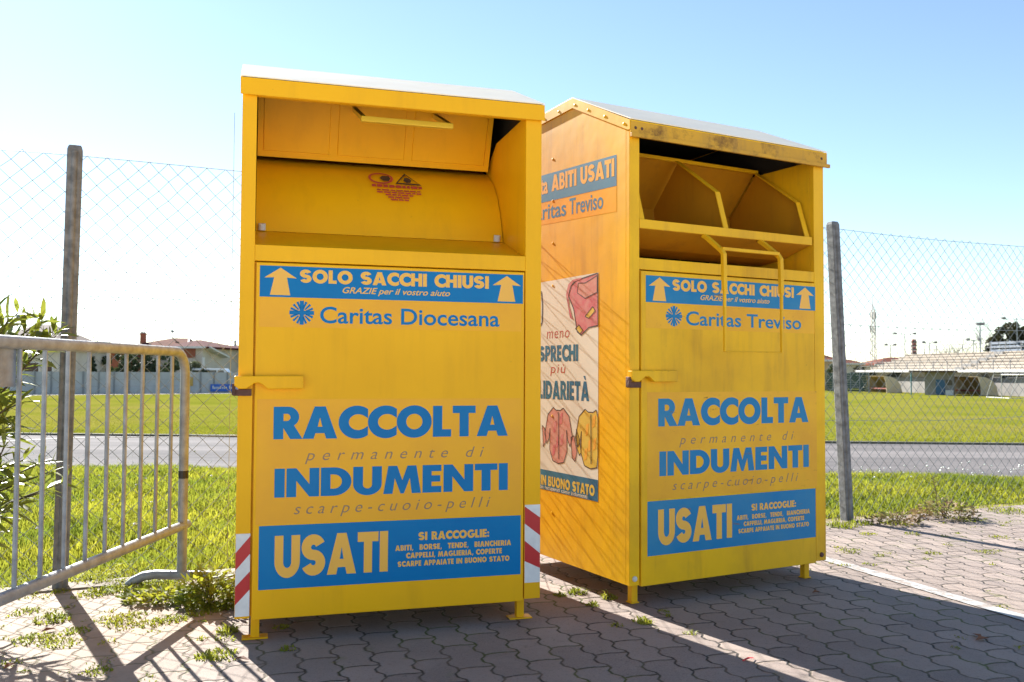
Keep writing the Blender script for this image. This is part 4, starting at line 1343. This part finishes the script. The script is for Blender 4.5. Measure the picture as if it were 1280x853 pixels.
# sponsor banner and yellow sign hung on the wall
def wall_t(px):
    best = min(np.arange(0, wl, .05), key=lambda t: abs(proj(wp(t, 0))[0] - px))
    return float(best)
def proj(p):
    d = p - CAM
    z = d.dot(FW)
    return 640 + FPX * d.dot(RT) / z, 426.5 - FPX * d.dot(UP) / z
t0 = wall_t(262.5)
m = MB(); wbox(m, t0, t0 + 2.8, GZ + .10, GZ + .68, -.12, -.085)
bt = wp(t0, 0, -.125)
rr = random.Random(4)
for x0, x1 in ((0.15, 1.25), (1.45, 2.6)):                      # too small to read: only strokes are visible
    x = x0
    while x < x1:
        rect(m, x, GZ + .30, x + .09, GZ + (.56 if x == x0 else rr.choice((.46, .48, .54))), 1, lambda a, z: wp(t0 + a, z, -.128))
        x += rr.uniform(.13, .18)
broot = m.build('pitch_banner', [mat('banner_blue', (0.015, 0.10, 0.42), .5), M['trimw']])
tag(broot, 'blue advertising banner with white lettering on the far concrete wall', 'banner')
t0 = wall_t(233)
m = MB(); wbox(m, t0, t0 + .46, GZ + .55, GZ + 1.25, -.10, -.07)
tag(m.build('warning_board', mat('sign_ochre', (0.45, 0.27, 0.05), .6)), 'small ochre board fixed to the far concrete wall', 'sign')

def hbox(root, nm, m_, x0, y0, z0, x1, y1, z1, parent=None):
    mb = MB().box((x0, y0, z0), (x1, y1, z1))
    return mb.build(nm, m_, parent or root)
def window(root, x, z, w_, h, y, m_='glass'):
    f = MB()
    for a_, b_ in (((x - w_ / 2 - .06, y - .06, z - .06), (x - w_ / 2, y + .02, z + h + .06)), ((x + w_ / 2, y - .06, z - .06), (x + w_ / 2 + .06, y + .02, z + h + .06)),
                   ((x - w_ / 2, y - .06, z + h), (x + w_ / 2, y + .02, z + h + .06)), ((x - w_ / 2, y - .06, z - .06), (x + w_ / 2, y + .02, z))):
        f.box(a_, b_)
    fo = f.build('window', M['trimw'], root)
    MB().box((x - w_ / 2, y - .03, z), (x + w_ / 2, y - .01, z + h)).build('pane', M[m_], fo)
def roof_hip(root, x0, y0, x1, y1, ze, zr, m_, ov=.5, ridge=None, gable=False, name='roof'):
    x0 -= ov; y0 -= ov; x1 += ov; y1 += ov
    yc = (y0 + y1) / 2
    if ridge is None:
        ridge = (x0, x1) if gable else (x0 + (y1 - y0) / 2, x1 - (y1 - y0) / 2)
    a_, b_ = ridge
    t = .16
    vs = []
    for dz in (0, t):
        vs += [(x0, y0, ze + dz), (x1, y0, ze + dz), (x1, y1, ze + dz), (x0, y1, ze + dz)]
    vs += [(a_, yc, zr), (b_, yc, zr)]
    mb = MB().add(vs, [(0, 1, 2, 3), (0, 4, 5, 1), (1, 5, 6, 2), (2, 6, 7, 3), (3, 7, 4, 0), (4, 8, 9, 5), (5, 9, 6), (6, 9, 8, 7), (7, 8, 4)])
    o = mb.build(name, m_, root)
    f = MB()
    f.box((x0 - .05, y0 - .10, ze - .02), (x1 + .05, y0 - .005, ze + t + .03))
    f.build('gutter', M['trimw'], o)
    return o

def at_h(px, py, y):
    return at(px, py, y)
# main house, hipped roof
Y0 = 92
c = at(200, 470, Y0)
hA = thing('tiled_house', 'bungalow with a hipped terracotta roof and red chimney above the far wall', 'house', (c.x, Y0, GZ), 0.10)
ze, zr = at(200, 438, Y0).z - GZ, at(215, 421.5, Y0).z - GZ
hbox(hA, 'wall', M['render_w'], -3.6, -1.0, 0, 1.9, 7, ze)
ro = roof_hip(hA, -3.6, -1.0, 1.9, 7, ze, zr, M['tile'], .6, (0.4, 2.2))
m = MB().box((-2.45, 1.2, ze), (-1.95, 1.7, zr + .30)); m.box((-2.52, 1.13, zr + .301), (-1.88, 1.77, zr + .42))
ch = m.build('chimney', M['brick'], ro)
m = MB().box((-2.4, 1.25, zr + .421), (-2.0, 1.65, zr + .56)); m.build('chimney_cap', M['pwall'], ch)
window(hA, -2.2, 1.0, .9, 1.2, -1.02); window(hA, 0.4, 1.0, .9, 1.2, -1.02)
m = MB(); m.tube([(2.15, 2.9, zr - .05), (2.9, -.4, ze + .45), (3.0, -1.2, ze + .2)], .11, 6)
m.build('ridge_cap', M['trimw'], ro)
# antenna rises from the main house roof
m = MB()
m.tube([(0.35, 3, zr - .4), (0.35, 3, zr + 1.75)], .035, 5)
m.tube([(-.35, 3, zr + 1.75), (.8, 3, zr + 1.6)], .03, 4)
for k in range(5):
    m.tube([(-.25 + .2 * k, 2.7, zr + 1.74 - .03 * k), (-.25 + .2 * k, 3.3, zr + 1.74 - .03 * k)], .018, 4)
m.tube([(.2, 3, zr + .75), (.5, 3, zr + .7)], .12, 6)
m.build('antenna', M['galv'], hA)
# wing with dark red roof and brick upper wall
c = at(243, 470, 90)
hB = thing('tiled_house', 'house wing with dark red roof, brick gable wall and white porch beside the hipped bungalow', 'house', (c.x, 90, GZ), -0.22)
ze, zr = at(240, 436, 90).z - GZ, at(233, 424, 90).z - GZ
hbox(hB, 'wall', M['render_w'], -1.6, -1.0, 0, 1.5, 6, ze)
hbox(hB, 'brick_panel', M['brick'], -1.55, -1.12, ze - .95, 0.72, -1.003, ze - .02)
ro = roof_hip(hB, -1.6, -1.0, 1.5, 6, ze, zr, M['tile_d'], .7, (-1.3, -0.9), name='roof')
m = MB().prism([(-1.0, ze + .02), (2.6, ze - .9), (2.6, ze - .75), (-1.0, ze + .2)], 0, 0.9, 2.4)
m.build('porch_roof', M['trimw'], hB)
window(hB, 1.05, .9, .5, 1.3, -1.02, 'dkwood')
m = MB().box((2.2, -2.2, 0), (2.4, -2.0, ze - .9)); m.build('porch_post', M['trimw'], hB)
# house at right, cut by the bin
c = at(278, 470, 96)
hC = thing('tiled_house', 'ochre house with orange brick bay next to the front bin edge', 'house', (c.x, 96, GZ), -0.15)
ze, zr = at(278, 441, 96).z - GZ, at(262, 433, 96).z - GZ
hbox(hC, 'wall', M['render_y'], -2.2, 0, 0, 4.2, 7, ze)
hbox(hC, 'brick_bay', M['brick'], -.2, -.12, 1.2, 1.0, -.003, ze - .3)
roof_hip(hC, -2.2, 0, 4.2, 7, ze, zr + .2, M['tile'], .6, (-1.0, 1.5))
window(hC, -1.3, 1.1, .7, 1.1, -.02)
m = MB().tube([(.2, 2.5, zr - .2), (.2, 2.5, zr + .75)], .12, 8); m.build('flue', M['pwall'], hC)
# long low house to the left
c = at(120, 470, 84)
hD = thing('low_house', 'long low house with a flat terracotta roof behind the barrier bars', 'house', (c.x, 84, GZ), 0.06)
ze = at(120, 440.5, 84).z - GZ
hbox(hD, 'wall', M['brick'], -2.6, 0, 0, 2.2, 6, ze)
roof_hip(hD, -2.6, 0, 2.2, 6, ze, ze + .55, M['tile'], .7)
window(hD, .9, 1.1, .8, 1.2, -.02); window(hD, -1.2, 1.1, .8, 1.2, -.02)
# gabled house at the far left
c = at(28, 470, 70)
hE = thing('gabled_house', 'gabled beige house with brown roof behind the oleander at far left', 'house', (c.x, 70, GZ), -0.12)
ze, zr = at(28, 438, 70).z - GZ, at(20, 403, 70).z - GZ
hbox(hE, 'wall', M['render_w'], -3.6, 0, 0, 3.0, 7, ze)
ro = roof_hip(hE, -3.6, 0, 3.0, 7, ze, zr, mat('brown_tile', (0.24, 0.16, 0.12), .85, (0.17, 0.11, 0.085), 2), .5, (-1.5, 0.2))
window(hE, -2.0, 1.1, 1.0, 1.2, -.02, 'dkwood'); window(hE, 0.8, 1.1, 1.2, 1.2, -.02, 'dkwood'); window(hE, 2.3, .9, .5, 1.5, -.02, 'dkwood')

def van(px, y, label):
    c = at(px, 470, y)
    r = thing('parked_van', label, 'van', (c.x, y, GZ), 0.1)
    m = MB()
    prof = [(-2.3, .35), (2.2, .35), (2.3, .9), (2.1, 1.15), (1.3, 1.3), (.75, 1.95), (-2.2, 1.98), (-2.35, 1.2)]
    m.prism([(x, z) for x, z in prof], 1, -.9, .9)
    m.build('body', mat('van_white', (0.62, 0.64, 0.66), .3), r, bevel=.06)
    for x0, x1 in ((-2.0, -1.0), (-.85, .1), (.2, 1.0)):
        MB().prism([(x0, 1.25), (x1, 1.25), (x1 - (.3 if x1 > .9 else 0), 1.8), (x0, 1.8)], 1, -.925, -.905).build('window', M['glass'], r)
    for x in (-1.5, 1.4):
        for s_ in (-1, 1):
            wl_ = MB(); wl_.tube([(x, s_ * .78, .34), (x, s_ * .95, .34)], .34, 16)
            wo = wl_.build('wheel', M['tape'], r)
            q = MB(); q.tube([(x, s_ * .951, .34), (x, s_ * .965, .34)], .19, 12); q.build('rim', M['galv'], wo)
van(272, 80, 'white van parked behind the far wall in front of the ochre house')

tree('conifer_tree', 'dark green conifer behind the wall beside the left fence post', 97, 74, 443, 2.6, 'conifer', M['dkleaf'], 1500)
tree('conifer_tree', 'short dark conifer right of the left fence post', 116, 74, 446, 2.0, 'conifer', M['dkleaf'], 1200)
tree('leafy_tree', 'olive green bushy tree behind the barrier bars by the wall', 150, 76, 441, 2.8, 'round', M['mdleaf'], 1800, base=GZ - .6)
tree('hedge', 'tall dark clipped hedge under the hipped roof', 190, 78, 440, 4.6, 'hedge', M['dkleaf'], 3800, trunk=False, cat='hedge')
tree('pale_shrub', 'pale olive shrub in front of the brick wing', 241, 79, 447, 1.9, 'round', M['plleaf'], 1300, base=GZ - .6)
tree('pale_shrub', 'greyish shrub between the dark hedge and the barrier corner', 217, 80, 446, 1.5, 'round', M['mdleaf'], 900, base=GZ - .5)
tree('dark_shrub', 'low dark shrub beside the white van', 256, 79, 461, 1.0, 'round', M['dkleaf'], 500, base=GZ)

# ------------------------------------------------------------------ grandstand
GA, GB = at(1070, 470, 93), at(1296, 470, 69)
gd = Vector((GB.x - GA.x, GB.y - GA.y, 0)); gd.normalize()
gn = Vector((-gd.y, gd.x, 0))
if gn.x < 0: gn = -gn
GLEN = (GB - GA).length + 18
stand = thing('grandstand', 'pale concrete grandstand with stepped rows on the far right side of the pitch', 'grandstand', (GA.x, GA.y, GZ))
def sp_(t, z, n=0):
    return Vector((GA.x, GA.y, GZ)) + gd * t + gn * n + Vector((0, 0, z))
def sbox(mb, t0, t1, z0, z1, n0, n1, mi=0):
    q = [sp_(t, z, n) for z in (z0, z1) for t, n in ((t0, n0), (t1, n0), (t1, n1), (t0, n1))]
    mb.add(q, [(3, 2, 1, 0), (4, 5, 6, 7), (0, 1, 5, 4), (1, 2, 6, 5), (2, 3, 7, 6), (3, 0, 4, 7)], mi)
M['stand'] = mat('stand_concrete', (0.50, 0.43, 0.35), .85, (0.38, 0.325, 0.265), .9, bump=.15, world=True)
M['standwall'] = mat('stand_wall', (0.28, 0.26, 0.24), .9, (0.20, 0.185, 0.17), .9)
M['rail'] = mat('grey_railing', (0.20, 0.19, 0.19), .5)
SH = 2.08
m = MB(); sbox(m, 0, GLEN, 0, 1.45, .6, .9)
sub(m, 'front_wall', M['standwall'], stand)
m = MB(); sbox(m, 0.2, GLEN, 1.47, 1.95, .75, .9)
sub(m, 'dark_openings', M['glass'], stand)
m = MB(); sbox(m, -.2, GLEN, SH - .13, SH + .08, 0, 1.6)
sub(m, 'front_walkway', M['trimw'], stand)
NR = 6
rows = MB()
for k in range(NR):
    z1 = SH + .08 + .285 * (k + 1)
    sbox(rows, .2, GLEN, .2, z1 - .07, 1.602 + .82 * k, 1.602 + .82 * (k + 1) - .004)
    sbox(rows, .2, GLEN, z1 - .068, z1, 1.53 + .82 * k, 1.602 + .82 * (k + 1) - .08)
sub(rows, 'seating_steps', M['stand'], stand)
aisle = MB()
ta = 13.2
for k in range(NR * 2):
    z1 = SH + .08 + .1425 * (k + 1)
    sbox(aisle, ta, ta + 1.1, z1 - .16, z1 + .004 + (.0 if k % 2 else .14), 1.50 + .41 * k, 1.50 + .41 * (k + 1) - .05)
sub(aisle, 'aisle_stair', M['standwall'], stand)
for (n_off, zb_, hh) in ((.35, SH + .08, .80), (1.602 + .82 * NR - .1, SH + .08 + .285 * NR, .85)):
    m = MB()
    ts = np.arange(.4, GLEN, 1.9)
    for t in ts:
        m.tube([sp_(t, zb_, n_off), sp_(t, zb_ + hh, n_off)], .04, 4)
    for f in (1.0, .5):
        m.tube([sp_(.4, zb_ + hh * f, n_off), sp_(ts[-1], zb_ + hh * f, n_off)], .03, 4)
    sub(m, 'railing', M['rail'], stand)
# raised press platform at the back right
M['band'] = mat('blue_grey_panel', (0.20, 0.235, 0.29), .6, (0.15, 0.18, 0.23), 1.0)
m = MB()
zt = SH + .08 + .285 * NR
tb = 9.9
for k in range(3):
    sbox(m, tb, GLEN, zt + .05 + .36 * k, zt + .28 + .36 * k, 1.602 + .82 * NR + 1.4, 1.602 + .82 * NR + 1.5)
for t in np.arange(tb, GLEN, 2.4):
    sbox(m, t, t + .08, 0.5, zt + 1.1, 1.602 + .82 * NR + 1.505, 1.602 + .82 * NR + 1.6)
sub(m, 'back_barrier', M['band'], stand)

def dugout(px, y, w_, label):
    c = gz(px, 491.5, GZ); c = Vector((at(px, 470, y).x, y, GZ))
    rz = math.atan2(gd.y, gd.x)
    r = thing('team_dugout', label, 'dugout', c, rz, 'team dugouts by the pitch')
    prof = [(1.95, .02), (1.75, .75), (1.35, 1.25), (.75, 1.52), (0.0, 1.58)]
    m = MB()
    m.sheet([(d, z) for d, z in prof], -w_ / 2, w_ / 2, .03)
    m.build('canopy', mat('yellowed_plastic', (0.50, 0.40, 0.20), .5, (0.36, 0.26, 0.12), 1.6, transl=.25), r)
    for s_ in (-1, 1):
        q = MB().prism([(1.95, .02), (1.75, .75), (1.35, 1.25), (.75, 1.52), (0.0, 1.58), (.25, .9), (.30, .02)], 0, s_ * w_ / 2 - .02, s_ * w_ / 2 + .02)
        q.build('end_panel', mat('cream_plastic', (0.60, 0.50, 0.34), .5), r)
    MB().box((-w_ / 2 + .1, .65, .35), (w_ / 2 - .1, 1.05, .45)).build('bench', M.setdefault('benchred', mat('bench_red', (0.30, 0.08, 0.06), .6)), r)
dugout(1090, 84, 3.6, 'curved yellowed team dugout at the left end of the grandstand')
dugout(1203, 74.5, 3.6, 'curved yellowed team dugout to the right of the small hut')
c = at(1172, 470, 75)
hut = thing('pitch_hut', 'small white hut with a flat dark roof and blue door between the dugouts', 'hut', (c.x, 75, GZ), math.atan2(gd.y, gd.x) * .35)
hh = at(1172, 465.5, 75).z - GZ
hbox(hut, 'wall', M['standwall'], -1.0, 0, 0, 1.25, 1.8, hh)
m = MB().box((-2.2, -1.0, hh + .002), (1.5, 2.0, hh + .14)); m.build('roof', M['dkwood'], hut)
MB().box((-.15, -.06, 0.02), (.55, -.003, 1.3)).build('door', mat('door_blue', (0.03, 0.10, 0.20), .5), hut)
MB().box((.65, -.05, .85), (1.1, -.003, 1.3)).build('window', M['glass'], hut)
m = MB(); m.tube([(-2.0, -.9, 0), (-2.0, -.9, hh)], .05, 6); m.build('porch_post', mat('post_teal', (0.05, 0.16, 0.18), .5), hut)
m = MB(); m.box((.6, -.6, 0), (1.2, -.1, .42))
m.build('low_wall', M['trimw'], hut)

# football goal seen side-on at the right edge
goal = thing('football_goal', 'white football goal frame standing before the grandstand at the right edge', 'goal', (at(1262, 470, 66).x, 66, GZ))
g0 = goal.location
m = MB()
dx = .9
for s_ in (-1, 1):
    y_ = 1.6 * s_
    m.tube([(-dx, y_, 0), (-dx * .35, y_, 1.75), (dx * .3, y_, 1.75)], .02, 6)
    m.tube([(dx * .3, y_, 1.75), (dx * .3, y_, 0)], .028, 6)
    m.tube([(dx * .3, y_, 0.03), (-dx, y_, 0.03)], .02, 6)
m.tube([(dx * .3, -1.6, 1.75), (dx * .3, 1.6, 1.75)], .05, 6)
m.tube([(-dx, -1.6, .03), (-dx, 1.6, .03)], .03, 6)
m.build('frame', M['trimw'], goal)

# mesh screen and small wall left of the stand
m = MB()
a_, b_ = at(1030, 470, 84), at(1086, 470, 82)
scr_ = thing('mesh_screen', 'dark green mesh screen fence left of the grandstand', 'fence', (a_.x, 84, GZ))
for k in range(6):
    p = Vector((a_.x, 84, GZ)).lerp(Vector((b_.x, 82, GZ)), k / 5)
    q = MB(); q.tube([p, p + Vector((0, 0, 1.9))], .05, 5); sub(q, 'post', M['galv'], scr_)
q = MB()
for k in range(40):
    for a2, b2 in (((k / 40), (k + 4) / 40), ((k + 4) / 40, k / 40)):
        if max(a2, b2) > 1: continue
        p0 = Vector((a_.x, 84, GZ)).lerp(Vector((b_.x, 82, GZ)), a2); p1 = Vector((a_.x, 84, GZ)).lerp(Vector((b_.x, 82, GZ)), b2)
        q.tube([p0 + Vector((0, .02, .1)), p1 + Vector((0, .02, 1.85))], .03, 4)
sub(q, 'mesh', mat('screen_green', (0.05, 0.10, 0.08), .7), scr_)

# houses behind the left end of the stand
c = at(1063, 470, 110)
hF = thing('small_house', 'small house with bright red tiled roof just right of the leaning fence post', 'house', (c.x, 110, GZ), -.1)
ze, zr = at(1063, 456, 110).z - GZ, at(1062, 449.5, 110).z - GZ
hbox(hF, 'wall', M['render_w'], -1.5, 0, 0, 1.3, 4, ze); roof_hip(hF, -1.5, 0, 1.3, 4, ze, zr, M['tile'], .35)
window(hF, .3, 1.2, .7, .8, -.02)
c = at(1122, 470, 112)
hG = thing('wide_house', 'low wide house with red roof rising behind the left end of the grandstand', 'house', (c.x, 112, GZ), .05)
ze, zr = at(1120, 457, 112).z - GZ, at(1120, 446.5, 112).z - GZ
hbox(hG, 'wall', M['render_w'], -2.6, 0, 0, 4.2, 6, ze); roof_hip(hG, -2.6, 0, 4.2, 6, ze, zr, M['tile'], .6, (.2, 2.2))
c = at(1039, 470, 96)
hH = thing('beige_house', 'plain beige house partly hidden behind the back bin', 'house', (c.x, 96, GZ))
ze = at(1039, 452, 96).z - GZ
hbox(hH, 'wall', M['render_y'], -2.5, 0, 0, .7, 5, ze); roof_hip(hH, -2.5, 0, .7, 5, ze, ze + .8, M['tile'], .3)
tree('leafy_tree', 'dark green bush beside the leaning fence post in the distance', 1044, 92, 456, 1.7, 'round', M['mdleaf'], 900, base=GZ)
tree('leafy_tree', 'brownish bush between the small red roofed house and the mast', 1075, 100, 459, 2.0, 'round', M['brleaf'], 900, base=GZ)

# lattice mast
def mast():
    y = 150
    b0, t_ = at(1092, 480, y), at(1092, 372, y)
    b0.z = GZ
    r = thing('radio_mast', 'tall pale lattice radio mast with antennas left of the grandstand', 'mast', b0)
    H_ = t_.z - GZ
    m = MB()
    hw = lambda z: .42 - .22 * z / H_
    hl = H_ * .86
    for s1, s2 in ((-1, -1), (1, -1), (1, 1), (-1, 1)):
        m.tube([(s1 * hw(0), s2 * hw(0), 0), (s1 * hw(hl), s2 * hw(hl), hl)], .085, 4)
    n = 16
    for k in range(n):
        z0, z1 = hl * k / n, hl * (k + 1) / n
        for s1, s2, s3, s4 in ((-1, -1, 1, -1), (1, -1, 1, 1), (1, 1, -1, 1), (-1, 1, -1, -1)):
            m.tube([(s1 * hw(z0), s2 * hw(z0), z0), (s3 * hw(z1), s4 * hw(z1), z1)], .04, 4)
            m.tube([(s1 * hw(z1), s2 * hw(z1), z1), (s3 * hw(z1), s4 * hw(z1), z1)], .035, 4)
    m.build('lattice_tower', mat('mast_pale', (0.55, 0.50, 0.47), .6), r)
    m = MB(); m.tube([(0, 0, hl), (0, 0, H_)], .11, 6, r2=.05); m.build('spire', mat('mast_pink', (0.58, 0.36, 0.33), .6), r)
    for k in range(6):
        a_ = k * PI / 3
        z = hl * (.74 if k % 2 else .92)
        m = MB(); m.tube([(math.cos(a_) * .5, math.sin(a_) * .5, z - .6), (math.cos(a_) * .5, math.sin(a_) * .5, z + .6)], .08, 6)
        m.tube([(0, 0, z), (math.cos(a_) * .5, math.sin(a_) * .5, z)], .03, 4)
        m.build('antenna', M['galv'], r)
mast()
# banded chimney
y = 130
b0, t_ = at(1143, 480, y), at(1143, 424.5, y)
b0.z = GZ
chm = thing('brick_chimney', 'tall red chimney stack with dark bands behind the grandstand', 'chimney', b0)
H_ = t_.z - GZ
m = MB(); m.tube([(0, 0, 0), (0, 0, H_)], .42, 10, r2=.32)
m.build('shaft', mat('chimney_red', (0.42, 0.13, 0.11), .8, (0.30, 0.10, 0.09), 2), chm)
m = MB()
for k in range(7):
    z = H_ * (.45 + .08 * k)
    m.tube([(0, 0, z), (0, 0, z + .22)], .43 - .0007 * k, 10)
m.build('band', M['dkwood'], chm)

def floodlight(px, ptop, y, label, arm=.9, bright=False):
    t_ = at(px, ptop, y)
    r = thing('floodlight_mast', label, 'floodlight', (t_.x, y, GZ), 0, 'floodlight masts around the grandstand')
    H_ = t_.z - GZ
    m = MB(); m.tube([(0, 0, 0), (0, 0, H_)], .10, 6, r2=.05)
    m.tube([(-arm / 2, 0, H_ - .1), (arm / 2, 0, H_ - .1)], .04, 4)
    m.build('pole', M['galv'], r)
    for s_ in (-1, 1):
        q = MB().prism([(-.12, -.16), (.2, -.08), (.2, .12), (-.12, .12)], 0, s_ * arm / 2 - .2, s_ * arm / 2 + .2)
        q.map(lambda p: p + Vector((0, 0, H_)))
        q.build('lamp_head', M['rail'], r)
floodlight(1113, 431, 120, 'small twin floodlight mast just left of the red chimney gap', 1.2)
floodlight(1131, 417, 118, 'twin floodlight mast immediately left of the red chimney', 2.6)
floodlight(1162, 428, 112, 'twin floodlight mast right of the red chimney', 1.5)
floodlight(1217, 424.5, 100, 'twin floodlight mast among the bare trees behind the stand', 1.3)
floodlight(1225, 405, 84, 'tall floodlight mast at the left end of the blue grey barrier', .35)
floodlight(1271, 398, 96, 'tall wide-armed floodlight mast before the dark evergreens', 2.9)

tree('evergreen_tree', 'broad dark evergreen behind the barrier at the right edge', 1268, 100, 404, 4.2, 'rough', M['brleaf'], 4200)
tree('evergreen_tree', 'second dark evergreen left of the broad one', 1253, 101, 411, 3.2, 'rough', M['brleaf'], 3200)
tree('evergreen_tree', 'low dark evergreen at the left of the group of evergreens', 1241, 102, 418, 2.2, 'rough', M['brleaf'], 2000)
tree('evergreen_tree', 'evergreen mostly cut by the right frame edge', 1292, 100, 402, 4.4, 'rough', M['brleaf'], 3600)
def bare(px, ptop, y, label, spread, seed):
    t_ = at(px, ptop, y)
    r = thing('bare_tree', label, 'tree', (t_.x, y, GZ), 0, 'bare trees behind the stand')
    H_ = t_.z - GZ
    r_ = random.Random(seed)
    m = MB()
    def br(p, d, l_, rad, lev):
        q = p + d * l_
        m.tube([p, p.lerp(q, .5) + Vector((r_.uniform(-.05, .05) * l_, 0, .04 * l_)), q], rad, 4, r2=rad * .6)
        if lev == 0: return
        for _ in range(3 if lev > 1 else 4):
            nd_ = (d + Vector((r_.uniform(-.8, .8), r_.uniform(-.8, .8), r_.uniform(-.1, .5)))).normalized()
            br(p.lerp(q, r_.uniform(.5, 1)), nd_, l_ * r_.uniform(.55, .75), rad * .6, lev - 1)
    t2 = MB(); t2.tube([(0, 0, 0), (0, 0, H_ * .45)], .13, 6, r2=.09); t2.build('trunk', M['bark'], r)
    for k in range(5):
        a_ = k * 1.26
        br(Vector((0, 0, H_ * (.35 + .04 * k))), Vector((math.cos(a_) * spread, math.sin(a_) * spread, 1)).normalized(), H_ * .28, .05, 3)
    m.build('crown', M['twig'], r)
bare(1200, 424, 115, 'grey bare tree behind the top railing of the stand', .7, 1)
bare(1237, 404, 108, 'tall bare tree left of the dark evergreens', .6, 2)
bare(1185, 430, 118, 'low bare tree behind the middle of the top railing', .8, 3)
